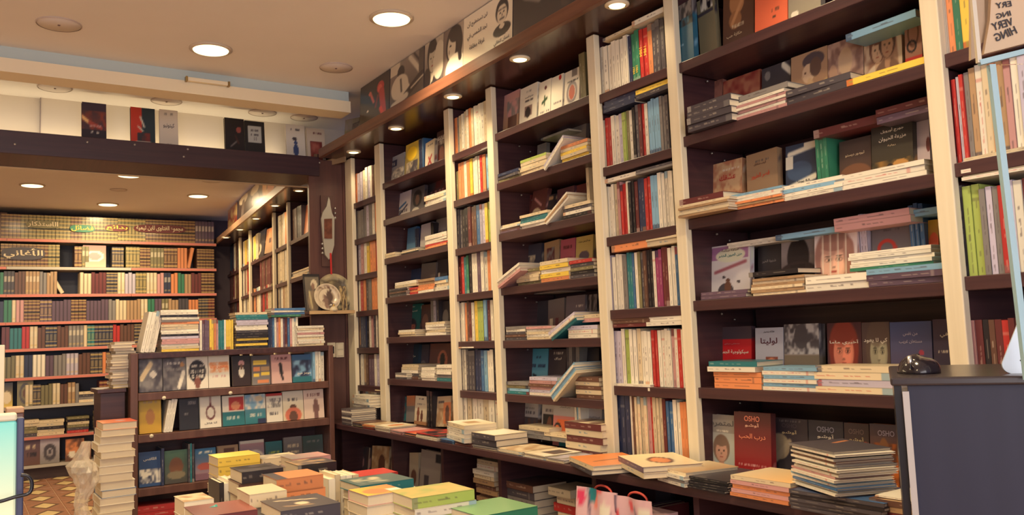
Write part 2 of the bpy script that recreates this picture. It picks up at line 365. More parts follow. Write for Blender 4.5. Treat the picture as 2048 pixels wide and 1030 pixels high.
struct('wall_above_bridge', (-3, WY, 2.22), (2.3, WY+.05, CEIL), M_WALL)
# thin dark top edge of a white board fixed to that wall
bd = empty('white_backboard', Matrix.Translation((1.0, WY-.01, 2.3)), 'thin-edged white board fixed behind the books on the high bridge shelf', 'board')
pl_, pr_ = at_y(82, 190, WY-.02), at_y(600, 250, WY-.02)
box('board_panel', (pl_.x-1, -.012, -.08), (pr_.x-1, -.002, pl_.z-2.3), M_WALL, bd)
box('edge_strip', (pl_.x-1, -.016, pl_.z-2.3), (pr_.x-1, -.0, pl_.z-2.3+.006), plain('strip_dark', (.35, .30, .36)), bd)
box('edge_strip', (pl_.x-1.004, -.016, -.08), (pl_.x-1, -.0, pl_.z-2.3), plain('strip_grey', (.6, .55, .55)), bd)

# ceiling lamps and speakers
for k, (x, y) in enumerate(LAMPS):
    far = y > 5; out = ORD[k+1]
    r = empty('ceiling_lamp', Matrix.Translation((x, y, CEIL)), {(1.57, 3.27): 'round glowing recessed ceiling lamp closest to the posters', (.975, 4.02): 'round glowing recessed ceiling lamp just before the beam',
        (.48, 8.03): 'round glowing lamp over the far shelving, at the side away from posters', (1.12, 7.31): 'round glowing lamp in back room, first behind the bridge shelf', (1.84, 8.1): 'round glowing lamp in back room beside the poster ledge',
        (1.17, 8.86): 'round glowing lamp just above the far shelving top'}.get((x, y), {(-.2, 2.6): 'added unseen ceiling lamp over the open floor before the beam', (.45, 1.7): 'added unseen ceiling lamp over the table end nearer the street', (1.2, 1.1): 'added unseen ceiling lamp above the cash desk', (-1.2, 3.9): 'added unseen ceiling lamp near the side wall before the beam', (-.6, .6): 'added unseen ceiling lamp near the shop entrance', (-.3, 7.3): 'added unseen back-room lamp farthest from the poster ledge'}.get((x, y), 'added unseen back-room lamp just past the bridge shelf')), 'lamp', 'round recessed ceiling lamps')
    lathe('rim', [(.083, 0), (.098, 0), (.098, -.006), (.083, -.010)], M_RIM, r)
    lathe('diffuser', [(.082, -.008), (.080, -.011)], M_GLOW, r)
spk = [(118, 48, .09), (672, 135, .085), (110, 175, .085), (333, 202, .085), (525, 225, .085), (608, 235, .085), (65, 334, .09), (425, 361, .09), (237, 379, .07)]
wheres = ['large round speaker disc in front ceiling, away from the posters', 'large round speaker disc in front ceiling, beside the posters', 'round disc behind beam, over the bare end of bridge shelf',
 'round disc behind beam, over the red and black book', 'round disc behind beam, over the two black books', 'round disc behind beam, over the white book with blue figure',
 'round speaker disc in back room, away from the posters', 'round speaker disc in back room, near the poster ledge', 'small round disc among the back room lamps']
for (px, py, rr), w_ in zip(spk, wheres):
    p = at_z(px, py, CEIL); s = empty('ceiling_speaker', Matrix.Translation((p.x, p.y, CEIL)), w_, 'ceiling speaker', 'flush round ceiling discs')
    lathe('grille', [(rr-.004, 0), (rr-.006, -.004), (.004, -.005)], M_DISC, s)
    lathe('rim', [(rr-.003, 0), (rr, 0), (rr, -.004), (rr-.004, -.005)], plain('disc_rim', (.76, .70, .67), .7), s)
    if rr > .08: lathe('centre_pin', [(.006, -.004), (.005, -.008)], plain('pin', (.45, .35, .33)), s)
# small metal sensor bar on the beam
p = at_y(415, 164, 4.36)
sb = empty('beam_bracket', Matrix.Translation((p.x, 4.355, p.z)), 'short cream metal bar fixed on the ceiling beam', 'bracket')
box('bar', (-.10, -.012, -.010), (.10, .012, .010), M_CREAM, sb, .003); box('end_cap', (-.11, -.014, -.012), (-.10, .014, .012), plain('brass', (.6, .5, .3), .4, .6), sb)
box('end_cap', (.10, -.014, -.012), (.11, .014, .012), plain('brass2', (.6, .5, .3), .4, .6), sb)

# patterned floor tiles where the floor is seen
TS = .25; TSY = .39
def tile_mesh(kind):
    V, F = [], []; h = TS/2-.002; me = None
    V = [(-h, -h, 0), (h, -h, 0), (h, h, 0), (-h, h, 0), (-h+.002, -h+.002, .004), (h-.002, -h+.002, .004), (h-.002, h-.002, .004), (-h+.002, h-.002, .004)]
    F = [(0, 1, 5, 4), (1, 2, 6, 5), (2, 3, 7, 6), (3, 0, 4, 7)]; MI = [0]*4
    a, b = .105, .112
    if kind == 'tile':
        V += [(-a, 0, .004), (0, -b, .004), (a, 0, .004), (0, b, .004), (-a*.72, 0, .0045), (0, -b*.72, .0045), (a*.72, 0, .0045), (0, b*.72, .0045)]
        F += [(4, 5, 9, 8), (5, 10, 9), (5, 6, 10), (6, 11, 10), (6, 7, 11), (7, 8, 11), (7, 4, 8)]; MI += [0]*7
        F += [(8, 9, 13, 12), (9, 10, 14, 13), (10, 11, 15, 14), (11, 8, 12, 15), (12, 13, 14, 15)]; MI += [2, 2, 2, 2, 1]
    else:
        F += [(4, 5, 6, 7)]; MI += [0]
        for k in range(4):
            z0 = len(V); y = -.10+k*.055; V += [(-.09, y, .0046), (.09, y, .0046), (.09, y+.022, .0046), (-.09, y+.022, .0046)]; F.append((z0, z0+1, z0+2, z0+3)); MI.append(2)
    V = [(x_, y_*TSY/TS, z_) for x_, y_, z_ in V]; me = raw_mesh(kind, V, F); [me.materials.append(m) for m in (M_TILE, M_TILEY, M_TILED)]; me.polygons.foreach_set('material_index', MI); return me
M_TILE = textured('tile_terracotta', (.55, .38, .29), (.60, .42, .32), .35, (9, 9, 9)); M_TILEY = textured('tile_ochre', (.78, .68, .48), (.82, .72, .52), .35, (9, 9, 9)); M_TILED = plain('tile_brown_line', (.36, .25, .18), .4)
tA, tB = tile_mesh('tile'), tile_mesh('border_tile')
for iy in range(0, 10):
    for ix in range(0, 8):
        x, y = -.05+TS/2+ix*TS, 5.55+iy*TSY+TSY/2
        if y > 9.35: continue
        link('tile' if ix != 4 else 'border_tile', tA if ix != 4 else tB, FLOOR, Matrix.Translation((x, y-3.4, .1)))

# ---------------------------------------------------------------- wall bookcases on the right
W = Fr((2.0, 4.9, 0), (0, -1, 0), (1, 0, 0))          # u = 4.9 - y
POSTS = {1: (4.87, .10), 2: (4.42, .075), 3: (3.58, .052), 4: (3.18, .050), 5: (2.436, .048), 6: (2.012, .046), 7: (1.12, .046), 8: (.62, .046)}
PZ = 2.325; CTOP = .735
BAYS = dict(A=(1, 2, [2.040, 1.816, 1.598, 1.378, 1.158, .935], 'first narrow bay from pillar', 'narrow cream-posted bookcase bay touching the walnut pillar'),
 B=(2, 3, [2.09, 1.878, 1.657, 1.435, 1.213, .983], 'first wide bay from pillar', 'wide dark bookcase bay with mixed covers, second bay from pillar'),
 C=(3, 4, [2.091, 1.862, 1.625, 1.404, 1.177, .945], 'second narrow bay from pillar', 'narrow bookcase bay of upright spines between two wide bays'),
 D=(4, 5, [2.106, 1.879, 1.649, 1.409, 1.176, .944], 'second wide bay from pillar', 'wide dark bookcase bay with sloping slumped paperbacks, fourth from pillar'),
 E=(5, 6, [2.090, 1.810, 1.546, 1.276, 1.0], 'third narrow bay from pillar', 'narrow bookcase bay of bright spines topped by flat books'),
 F=(6, 7, [2.086, 1.834, 1.556, 1.287, 1.006], 'third wide bay from pillar', 'widest bookcase bay, beside the black desk'),
 G=(7, 8, [1.842, 1.570, 1.296, 1.0], 'bay behind the glass', 'last bookcase bay, seen behind the clear glass stand'))
SHN = ['top shelf', 'second shelf', 'third shelf', 'fourth shelf', 'fifth shelf', 'sixth shelf']
for k, (a, b, zs, nm, lab) in BAYS.items():
    ya = POSTS[a][0]-POSTS[a][1]; yb = POSTS[b][0]; c = (ya+yb)/2
    t = empty('bookcase_bay', Matrix.Translation((2.15, c, CTOP)), lab, 'bookcase', 'bays of the wall bookcase')
    for z in zs: box('shelf', (-.15, yb-c, z-CTOP-.034), (.15, ya-c, z-CTOP), M_WOODH, t, .002)
    box('back_panel', (.15, yb-c, 0), (.17, ya-c, PZ-CTOP), M_WOOD, t)
    y1 = POSTS[a][0]; box('post', (-.162, ya-c, 0), (-.135, y1-c, PZ-CTOP), M_POST, t, .003)
    box('side_panel', (-.134, ya+.012-c, 0), (.15, y1-.012-c, PZ-CTOP), M_WOOD, t)
    for z in (zs[:5] if k in 'DFB' else []):
        for q in range(2): lathe('shelf_pin', [(.004, 0), (.003, .006)], M_METAL, t, Matrix.Translation((-.02+q*.06, ya-c-.0, z-CTOP-.045-.02*q)) @ Matrix.Rotation(math.pi/2, 4, 'X'), 8)
# counter ledge and base cabinet
ct = empty('counter_ledge', Matrix.Translation((2.05, 2.6, CTOP-.03)), 'long dark counter ledge running under all the bookcase bays', 'counter')
box('worktop', (-.25, -2.1, 0), (.27, 2.27, .03), M_WOODH, ct, .003)
bc = empty('base_cabinet', Matrix.Translation((2.1, 2.6, 0)), 'dark open base cabinet with upright dividers below the counter ledge', 'cabinet')
box('back_panel', (.2, -2.1, 0), (.22, 2.27, .70), M_WOOD, bc); box('shelf', (-.22, -2.1, .39), (.2, 2.27, .42), M_WOODH, bc); box('plinth', (-.18, -2.1, 0), (.2, 2.27, .1), M_WOOD, bc)
for px in (683, 785, 885, 1000, 1190, 1395, 1640):
    y = 4.9-Fr((1.88, 4.9, 0), (0, -1, 0), (1, 0, 0)).u(px, .6); box('divider', (-.22, y-2.6-.012, .42), (.2, y-2.6+.012, .705), M_WOOD, bc); box('divider', (-.2, y-2.6-.012, .1), (.2, y-2.6+.012, .39), M_WOOD, bc)

# canopy with its small lamps and the picture strip on top of it
cp = empty('canopy', Matrix.Translation((2.05, 2.6, 2.33)), 'glossy dark canopy over the bookcase bays, fitted with small round lamps', 'canopy')
M_GLOSS = textured('glossy_dark_wood', (.25, .16, .15), (.32, .205, .17), .22, (60, 2, 60), 4, .02)
box('soffit', (-.21, -2.6, 0), (.29, 2.26, .02), M_GLOSS, cp, .001); box('fascia', (-.235, -2.6, -.002), (-.21, 2.26, .052), textured('fascia_wood', (.40, .25, .19), (.46, .30, .22), .35, (60, 2, 60)), cp, .003)
box('top_board', (-.21, -2.6, .04), (.29, 2.26, .052), M_WOODH, cp)
box('joint_clip', (-.245, -1.29, -.004), (-.236, -1.25, .05), plain('clip_orange', (.62, .35, .2), .4), cp)
def can_lamp(x, y, z, lab, e=5.0):
    r = empty('canopy_lamp', Matrix.Translation((x, y, z)), lab, 'lamp', 'small round lamps under the canopies')
    lathe('rim', [(.030, 0), (.043, 0), (.043, -.005), (.031, -.009)], M_CREAM, r, None, 24); lathe('bulb_lens', [(.030, -.004), (.028, -.008), (.004, -.010)], M_GLOW, r, None, 24)
    light('canopy_lamp_light', 'SPOT', (x, y, z-.02), e, WARM, .03, spot=2.5)
CL = [(1.885, 2.13, 'small glowing canopy lamp above the third narrow bay'), (1.90, 2.76, 'small glowing canopy lamp above the second wide bay'), (1.915, 3.35, 'small glowing canopy lamp above the second narrow bay'),
      (1.93, 4.0, 'small glowing canopy lamp above the first wide bay'), (1.945, 4.62, 'small glowing canopy lamp next to the pillar'), (1.885, 1.5, 'small canopy lamp over the widest bay, out of view')]
for x, y, lab in CL: can_lamp(x, y, 2.33, lab)
PO = Fr((1.845, 4.9, 0), (0, -1, 0), (1, 0, 0)); PB = 2.385; PH = CEIL-PB-.004
def poster(px0, px1, ops, lab, res=(60, 60), texts=(), fr=PO, zb=PB, ph=PH, lean=.06):
    ua, ub = fr.u(px0, zb), fr.u(px1, zb); w = ub-ua-.002; up = UP*math.cos(lean)+fr.i*math.sin(lean); inn = fr.i*math.cos(lean)-UP*math.sin(lean)
    M = mat3(fr.r, inn, up, fr.pt(ua, 0, zb)); V, F, CC = [], [], []; h = ph
    img = paint(res[0], res[1], ops, int(px0)); cbox(0, 0, 0, w, .006, h, V, F, CC, 'd'); grid_vf(res[0], res[1], (0, -.0004, 0), (w, 0, 0), (0, 0, h), V, F, CC, img)
    r = empty('poster_panel', M, lab, 'poster', 'picture panels on the canopies'); link('print', colored_mesh('print', V, F, CC, M_POSTER), r)
    for s, cx, cy, tw, col, th in texts: lettering(s, r, Matrix.Translation((cx*w, -.002, cy*h)), tw*w, col, .008, th*h)
    return r
DK = (.13, .11, .13); BW = (.80, .76, .68)
poster(719, 778, [('g', DK, (.10, .09, .11)), ('e', .70, .72, .12, .14, 'r'), ('e', .68, .70, .07, .09, (.86, .35, .3)), ('L', .74, .6, .82, .1, .09, 'r'), ('L', .62, .55, .55, .3, .03, (.5, .1, .1)), ('L', .38, .66, .48, .45, .035, (.8, .35, .28)), ('e', .35, .70, .05, .05, (.8, .4, .3)), ('e', .28, .30, .03, .03, 'w'), ('L', .72, .2, .80, .02, .05, (.9, .2, .15))], 'black poster with a red-lit person raising one hand')
poster(779, 847, [('g', (.55, .50, .46), (.25, .22, .22)), ('r', 0, .75, .3, 1, (.82, .77, .68)), ('e', .33, .74, .11, .16, DK), ('e', .30, .42, .26, .28, BW), ('L', .33, .58, .36, .3, .02, DK), ('L', .45, .5, .6, .22, .06, BW), ('L', .6, .95, .95, .45, .05, BW), ('L', .72, .98, .98, .6, .02, DK), ('L', .5, .15, .98, .45, .09, DK), ('L', .1, .06, .5, .15, .07, BW), ('L', .65, .25, .98, .38, .02, BW), ('r', .85, .5, 1, 1, (.3, .27, .26))], 'black-and-white poster of a man in white shirt at a piano')
poster(848, 886, [('g', (.75, .70, .62), (.30, .27, .28)), ('P', .42, .62, .75, (.72, .68, .6), DK, (.2, .18, .2), 1.0), ('e', .75, .45, .28, .35, BW), ('e', .8, .7, .22, .2, BW), ('L', .3, .1, .6, .35, .05, BW), ('e', .15, .2, .2, .25, DK)], 'black-and-white poster of a person resting chin on hand')
poster(886, 926, [('h', (.42, .36, .34), (.72, .67, .60)), ('e', .55, .62, .42, .40, DK), ('e', .42, .58, .21, .26, BW), ('e', .60, .82, .3, .16, DK), ('e', .62, .12, .5, .30, (.93, .90, .82)), ('e', .36, .62, .05, .025, DK), ('e', .30, .5, .03, .05, (.6, .55, .5)), ('L', .78, .7, .85, .3, .08, DK)], 'black-and-white poster of a woman with long dark hair in profile')
poster(926, 1025, [('g', (.95, .91, .82), (.90, .85, .74)), ('e', .80, .68, .125, .23, DK), ('e', .80, .62, .095, .19, (.85, .80, .70)), ('r', .715, .72, .73, .78, DK), ('L', .74, .82, .86, .82, .025, DK), ('e', .765, .65, .018, .014, DK), ('e', .835, .65, .018, .014, DK), ('e', .80, .60, .012, .03, (.5, .45, .42)), ('L', .77, .535, .83, .535, .013, DK), ('L', .74, .71, .78, .715, .008, DK), ('L', .82, .715, .86, .71, .008, DK), ('e', .80, .33, .17, .12, DK), ('e', .80, .40, .05, .05, (.85, .80, .70))],
       'cream poster with Arabic quotation and ink portrait of a moustached man', (90, 60), [('لن تستطيع أن', .30, .80, .42, 'd', .13), ('تجد الشمس في', .30, .56, .42, 'd', .13), ('غرفة مغلقة', .30, .33, .32, 'd', .12), ('غسان كنفاني', .80, .12, .30, 'd', .10)])
poster(1026, 1160, [('g', (.12, .11, .12), (.22, .20, .21)), ('e', .30, .85, .20, .30, (.55, .50, .45)), ('e', .27, 1.0, .20, .18, DK), ('L', .22, .62, .42, .45, .035, (.5, .46, .42)), ('e', .62, .68, .16, .16, (.50, .45, .36)), ('e', .60, .9, .14, .10, (.4, .36, .3)), ('b', (.13, .12, .13), (.26, .23, .22), 5, .75, 0, 1, 1)], 'dark poster of a man leaning forward in low light', (70, 50))
poster(1161, 1330, [('g', (.12, .11, .12), (.2, .18, .19))], 'plain dark poster above the third narrow bay', (10, 10))
# three small books on the pillar end of the canopy top
for px0, px1, py, ops, ds, yw in [(688, 702, 235, [('b', 'e', 'z', 3)], 'grey-green book standing on canopy end, first from the bridge', .5), (703, 719, 243, [('g', 'd', 'p'), ('b', 'd', 'e', 4, 0, .4, 1, 1)], 'grey book with orange foot standing on the canopy end', .15)]:
    face_book(W, px0, px1, py, 2.385, ops, ds, 'beside the red poster', d=-.10, lean=.12, yaw=yw, group='books on top of the canopy')

# bridge shelf across the shop
br = empty('bridge_shelf', Matrix.Translation((.9, 5.0, 2.22)), 'dark bridge shelf spanning the shop below the ceiling beam', 'shelf')
box('board', (-3.9, -.1, .09), (.93, .24, .12), M_WOODH, br); box('fascia', (-3.9, -.115, 0), (.93, -.1, .12), textured('bridge_fascia', (.22, .15, .19), (.27, .18, .21), .35, (2, 60, 60)), br, .003)
box('bottom_board', (-3.9, -.1, .0), (.93, .24, .015), M_WOODH, br)
for px, py in [(30, 288), (175, 284), (270, 289), (376, 298), (368, 313), (640, 325)]:
    p = at_y(px, py, 4.88); lathe('screw', [(.006, 0), (.005, .003)], M_METAL, br, Matrix.Translation((p.x-.9, -.115, p.z-2.22)) @ Matrix.Rotation(math.pi/2, 4, 'X'), 10)
BR = Fr((0, 4.94, 0), (1, 0, 0), (0, 1, 0)); G_ = 'books standing on the bridge shelf'; wb = 'on the high bridge shelf'
face_book(BR, 164, 213, 205, 2.34, [('g', (.25, .2, .3), (.15, .12, .18)), ('b', (.3, .2, .25), (.55, .25, .2), 5, 0, .3, 1, .8), ('L', 0, .62, .3, .48, .05, (.95, .75, .5)), ('L', .3, .48, .8, .36, .05, (.7, .3, .25)), ('t', .3, .4, .8, .05, 'p'), ('t', .35, .25, .75, .03, 'w')], 'dark book with glowing orange streak cover', wb, d=.06, lean=.1, t=.025, group=G_)
face_book(BR, 262, 311, 215, 2.34, [('r', 0, 0, .45, 1, (.80, .24, .18)), ('r', .45, 0, 1, 1, (.13, .22, .27)), ('e', .5, .04, .35, .12, 'w'), ('b', (.5, .2, .2), (.2, .2, .25), 6, .25, .1, .8, .35), ('L', .4, .75, .55, .5, .03, 'w'), ('L', .3, .5, .5, .38, .02, 'w')], 'book with half red, half dark teal cover', wb, d=.06, lean=.1, t=.025, group=G_)
face_book(BR, 320, 357, 219, 2.34, [('g', (.90, .86, .80), (.88, .84, .78)), ('t', .25, .88, .75, .03, 'e'), ('t', .35, .08, .7, .03, 'e')], 'white book with sketchy handwriting title', wb, d=.06, lean=.1, group=G_, title=[('كيتونيو', .5, .58, .6, 'd', .14)])
face_book(BR, 451, 490, 236, 2.34, [('g', 'k', 'k'), ('e', .72, .68, .13, .09, (.6, .3, .28)), ('L', .3, .2, .6, .35, .02, 'e'), ('L', .55, .5, .7, .3, .03, (.3, .15, .15))], 'black book showing a faint pink face', wb, d=.06, lean=.1, group=G_)
face_book(BR, 491, 531, 242, 2.34, [('g', (.12, .12, .14), (.14, .14, .16)), ('r', .18, .38, .85, .85, (.75, .76, .74)), ('t', .3, .72, .7, .05, 'd'), ('t', .3, .6, .7, .05, 'd'), ('t', .4, .48, .6, .05, 'd'), ('t', .6, .06, .9, .04, 'w')], 'charcoal book with square pale title plate', wb, d=.06, lean=.1, group=G_)
face_book(BR, 574, 612, 249, 2.34, [('g', (.92, .90, .85), (.88, .85, .80)), ('t', .25, .85, .8, .04, 'd'), ('S', .5, .25, .7, (.25, .32, .5)), ('e', .45, .58, .12, .06, 'd')], 'white book with small blue standing figure', wb, d=.06, lean=.1, group=G_)
face_book(BR, 616, 652, 257, 2.34, [('g', (.88, .82, .74), (.85, .78, .70)), ('t', .2, .85, .85, .05, 'm'), ('r', .15, 0, .85, .6, (.5, .22, .2)), ('b', (.5, .2, .18), (.7, .4, .35), 5, .2, 0, .8, .55)], 'cream book with dark red picture block', wb, d=.06, lean=.1, group=G_)

light('bridge_strip_light', 'AREA', (.3, 5.16, 2.36), 3.2, WARM, 2.8, (math.pi, 0, 0), shape='RECTANGLE', size_y=.04)
# walnut pillar with ledge, ornaments, switches
struct('pillar', (1.765, 4.9, 0), (2.3, 4.925, 2.325), M_WOODP, label='walnut panelled pillar between the two bookcase runs')
struct('trim_3', (1.98, 4.885, CTOP), (2.36, 4.899, 2.325), M_WOODP)
st = empty('canopy_end_strip', Matrix.Translation((1.93, 5.05, 2.29)), 'pale metal strip edging the canopy corner above the pillar', 'strip')
sV, sF = [], []; a_, b_ = at_z(604, 345, 2.31), at_z(692, 320, 2.31); dv = Vector((b_.x-a_.x, b_.y-a_.y, 0)); nn = Vector((dv.y, -dv.x, 0)).normalized()*.012
for s_ in (a_, b_):
    for z_ in (2.30, 2.34):
        for n_ in (0, 1): sV.append((s_.x+nn.x*n_-1.93, s_.y+nn.y*n_-5.05, z_-2.29))
link('strip_metal', raw_mesh('strip_metal', sV, [(0, 2, 6, 4), (1, 5, 7, 3), (2, 3, 7, 6), (0, 4, 5, 1), (0, 1, 3, 2), (4, 6, 7, 5)], plain('pale_strip', (.72, .62, .50), .4, .3)), st)
LZ = 1.385
lg = empty('ornament_ledge', Matrix.Translation((1.83, 4.81, LZ-.02)), 'small pale-edged wooden ledge fixed to the walnut pillar', 'shelf')
box('board', (-.14, -.09, 0), (.14, .085, .015), M_WOODH, lg); box('edge_band', (-.14, -.095, 0), (.14, -.09, .02), plain('edge_band', (.72, .60, .44), .5), lg)
LF = Fr((0, 4.80, 0), (1, 0, 0), (0, 1, 0))
def disc_plate(px, py, r, tilt, ops, lab, y=4.80):
    p = at_y(px, py, y); o = Vector((p.x, y, p.z)); n = 40; V, F, CC = [], [], []; K = 24
    img = paint(41, 41, ops, 5)
    rs = [0, .2, .4, .6, .7, .85, 1.0]; dep = [0, 0, 0, 0, -.06, -.09, -.10]
    cols = []
    for q, d_ in zip(rs, dep):
        for k in range(n):
            a = 2*math.pi*k/n; V.append((r*q*math.cos(a), d_*r, r*q*math.sin(a))); cols.append(img[int(20+19.9*q*math.sin(a)), int(20+19.9*q*math.cos(a))])
    for j in range(len(rs)-1):
        for k in range(n): F.append((j*n+k, j*n+(k+1) % n, (j+1)*n+(k+1) % n, (j+1)*n+k))
    m0 = len(V); V += [(r*1.0*math.cos(2*math.pi*k/n), -.10*r+.006, r*math.sin(2*math.pi*k/n)) for k in range(n)]; V += [(r*.6*math.cos(2*math.pi*k/n), .008, r*.6*math.sin(2*math.pi*k/n)) for k in range(n)]
    cols += [np.array((.6, .55, .45))]*(2*n)
    for k in range(n): F.append((6*n+k, 6*n+(k+1) % n, m0+(k+1) % n, m0+k)); F.append((m0+k, m0+(k+1) % n, m0+n+(k+1) % n, m0+n+k))
    F.append(tuple(m0+n+k for k in range(n)))
    e_ = empty('decorative_plate', Matrix.Translation((p.x, y, LZ+r*math.cos(tilt)+.003)) @ Matrix.Rotation(-tilt, 4, 'X'), lab, 'plate', 'plates on the pillar ledge'); link('dish', colored_mesh('dish', V, F, [lin(np.array(cols))], M_POSTER), e_)
    return e_
disc_plate(668, 580, .115, .18, [('g', (.60, .56, .45), (.45, .42, .36)), ('R', .5, .5, .44, .44, .06, (.80, .74, .58)), ('b', (.35, .32, .28), (.6, .55, .42), 5, .2, .2, .8, .8)], 'larger olive-rimmed plate standing behind the pale plate on ledge', 4.86)
disc_plate(654, 588, .082, .22, [('g', (.84, .78, .68), (.80, .74, .64)), ('R', .5, .5, .40, .40, .03, (.5, .42, .38)), ('S', .6, .45, .8, (.35, .28, .26)), ('S', .42, .35, .55, (.5, .4, .36)), ('t', .2, .82, .8, .05, 'h')], 'round pale plate with dark figures on the pillar ledge', 4.77)
face_book(LF, 612, 645, 548, LZ, [('g', (.46, .42, .36), (.32, .28, .26)), ('r', 0, .93, 1, 1, 'k'), ('r', 0, 0, .07, 1, 'k'), ('r', .93, 0, 1, 1, 'k'), ('e', .62, .72, .20, .13, (.82, .76, .64)), ('e', .56, .66, .10, .09, (.55, .42, .35)), ('e', .5, .25, .32, .30, (.55, .47, .38)), ('L', .3, .5, .4, .1, .05, (.75, .68, .5))], 'framed picture of a hooded veiled figure', 'on the pillar ledge', d=.0, lean=.2, t=.012, name='framed_picture')['category'] = 'picture'
fb = face_book(LF, 683, 696, 573, LZ, [('b', (.75, .65, .45), (.3, .25, .22), 7)], 'small gold and black mosaic plaque', 'on the pillar ledge', d=.02, lean=.2, t=.02, name='mosaic_plaque'); fb['category'] = 'ornament'
orn = empty('ledge_ornament', Matrix.Translation((at_y(668, 612, 4.73).x, 4.735, LZ-.004)), 'small pale domed trinket at the ledge front edge', 'ornament')
lathe('dome', [(.026, 0), (.026, .010), (.020, .022), (.008, .030)], plain('trinket', (.78, .72, .60), .4), orn, None, 8); lathe('top_bead', [(.006, .030), (.007, .035), (.002, .041)], M_GOLD, orn, None, 10)
# hanging lute-shaped ornament
pi_ = at_y(654, 455, 4.885); hi = empty('hanging_lute_ornament', Matrix.Translation((pi_.x, 4.897, pi_.z)), 'silvery lute-shaped ornament with a brown picture, hanging on the pillar', 'ornament')
def prism(name, pts, y0, y1, mat, parent):
    n = len(pts); V = [(x, y0, z) for x, z in pts]+[(x, y1, z) for x, z in pts]; F = [tuple(range(n)), tuple(range(2*n-1, n-1, -1))]+[(k, n+k, n+(k+1) % n, (k+1) % n) for k in range(n)]
    return link(name, raw_mesh(name, V, F, mat), parent)
prism('backboard', [(-.035, -.24), (.045, -.24), (.045, .20), (-.035, .20)], -.008, -.001, plain('ornament_back', (.33, .22, .20), .6), hi)
prism('body', [(-.028, -.10), (-.020, -.17), (.005, -.20), (.022, -.17), (.040, -.11), (.045, .06), (.030, .09), (.022, .13), (.018, .17), (.010, .19), (-.004, .13), (-.030, .09), (-.040, .05)], -.024, -.009, plain('pewter', (.74, .72, .66), .35, .35), hi)
prism('picture', [(-.024, -.07), (.026, -.07), (.028, .055), (-.022, .05)], -.028, -.0245, textured('lute_picture', (.36, .20, .15), (.50, .30, .22), .4, (30, 30, 30)), hi)
for k in range(3):
    lathe('peg', [(.007, 0), (.009, .006), (.004, .012)], M_METAL, hi, Matrix.Translation((.046, -.02, .06+k*.03)) @ Matrix.Rotation(math.pi/2, 4, 'Y'), 10)
    lathe('peg', [(.007, 0), (.009, .006), (.004, .012)], M_METAL, hi, Matrix.Translation((-.030, -.02, -.16+k*.028)) @ Matrix.Rotation(-math.pi/2, 4, 'Y'), 10)
prism('red_ribbon', [(.010, -.29), (.020, -.29), (.018, -.16), (.008, -.16)], -.032, -.028, plain('ribbon', (.75, .15, .14), .6), hi)
for px, lab in ((662, 'black-framed wall socket on the pillar beside the rack'), (679, 'cream double wall switch on the pillar beside the rack')):
    p = at_y(px, 700, 4.9); s_ = empty('wall_switch', Matrix.Translation((p.x, 4.9, p.z)), lab, 'switch', 'electric plates on the pillar')
    box('plate', (-.026, -.010, -.045), (.026, 0, .045), M_POST, s_, .003)
    if px == 662: box('socket_insert', (-.016, -.013, -.022), (.016, -.0095, .022), M_BLACK, s_, .002)
    else: box('rocker', (-.018, -.014, .004), (.018, -.0095, .034), M_CREAM, s_, .002); box('rocker', (-.018, -.014, -.034), (.018, -.0095, -.004), M_CREAM, s_, .002)

# ---------------------------------------------------------------- the far run of bookcases beyond the pillar
FA = Fr((2.03, 5.3, 0), (-.11, -1, 0), (1, -.11, 0))
MF = mat3(-FA.r, FA.i, UP, FA.pt(0, 0, 0)) if False else mat3(FA.r, FA.i, UP, FA.pt(0, 0, 0))
fb_ = empty('far_bookcase', MF, 'bookcase run beyond the pillar with slim cream posts', 'bookcase')
FZ = [2.0, 1.70, 1.42, 1.14]; fu = [FA.u(px, 1.9) for px in (449, 481, 501, 549, 578)]+[.335]; FE = .335
box('back_panel', (fu[0]-.3, .30, 0), (FE, .32, 2.32), M_WOOD, fb_)
for k, u in enumerate(fu[1:5]): box('post', (u-.025, -.012, .8), (u+.025, .012, 2.32), M_POST, fb_, .003); box('side_panel', (u-.012, .013, 0), (u+.012, .3, 2.32), M_WOOD, fb_)
for k in range(5):
    a, b = fu[k]+(.027 if k else -.2), fu[k+1]-.027
    for z in FZ: box('shelf', (a, 0, z-.03), (b, .3, z), M_WOODH, fb_)
box('base_cabinet', (fu[0]-.3, -.05, 0), (FE, .3, .80), M_WOOD, fb_)
cf = empty('far_canopy', MF, 'glossy dark canopy over the far bookcase run', 'canopy')
box('soffit', (fu[0]-.3, -.14, 2.325), (FE, .3, 2.345), M_GLOSS, cf); box('fascia', (fu[0]-.3, -.16, 2.323), (FE, -.14, 2.38), plain('fascia_far', (.55, .42, .32), .4), cf)
box('top_board', (fu[0]-.3, -.14, 2.365), (FE, .3, 2.38), M_WOODH, cf)
for k, (px, py) in enumerate([(598, 380), (550, 410), (512, 436), (480, 458), (452, 474)]):
    p = at_z(px, py, 2.325); can_lamp(p.x, p.y, 2.325, f'small glowing lamp under far canopy, {ORD[k+1]} beyond the pillar', 5)
PF = Fr(FA.pt(0, -.12, 0), FA.r, FA.i); FPH = CEIL-2.385
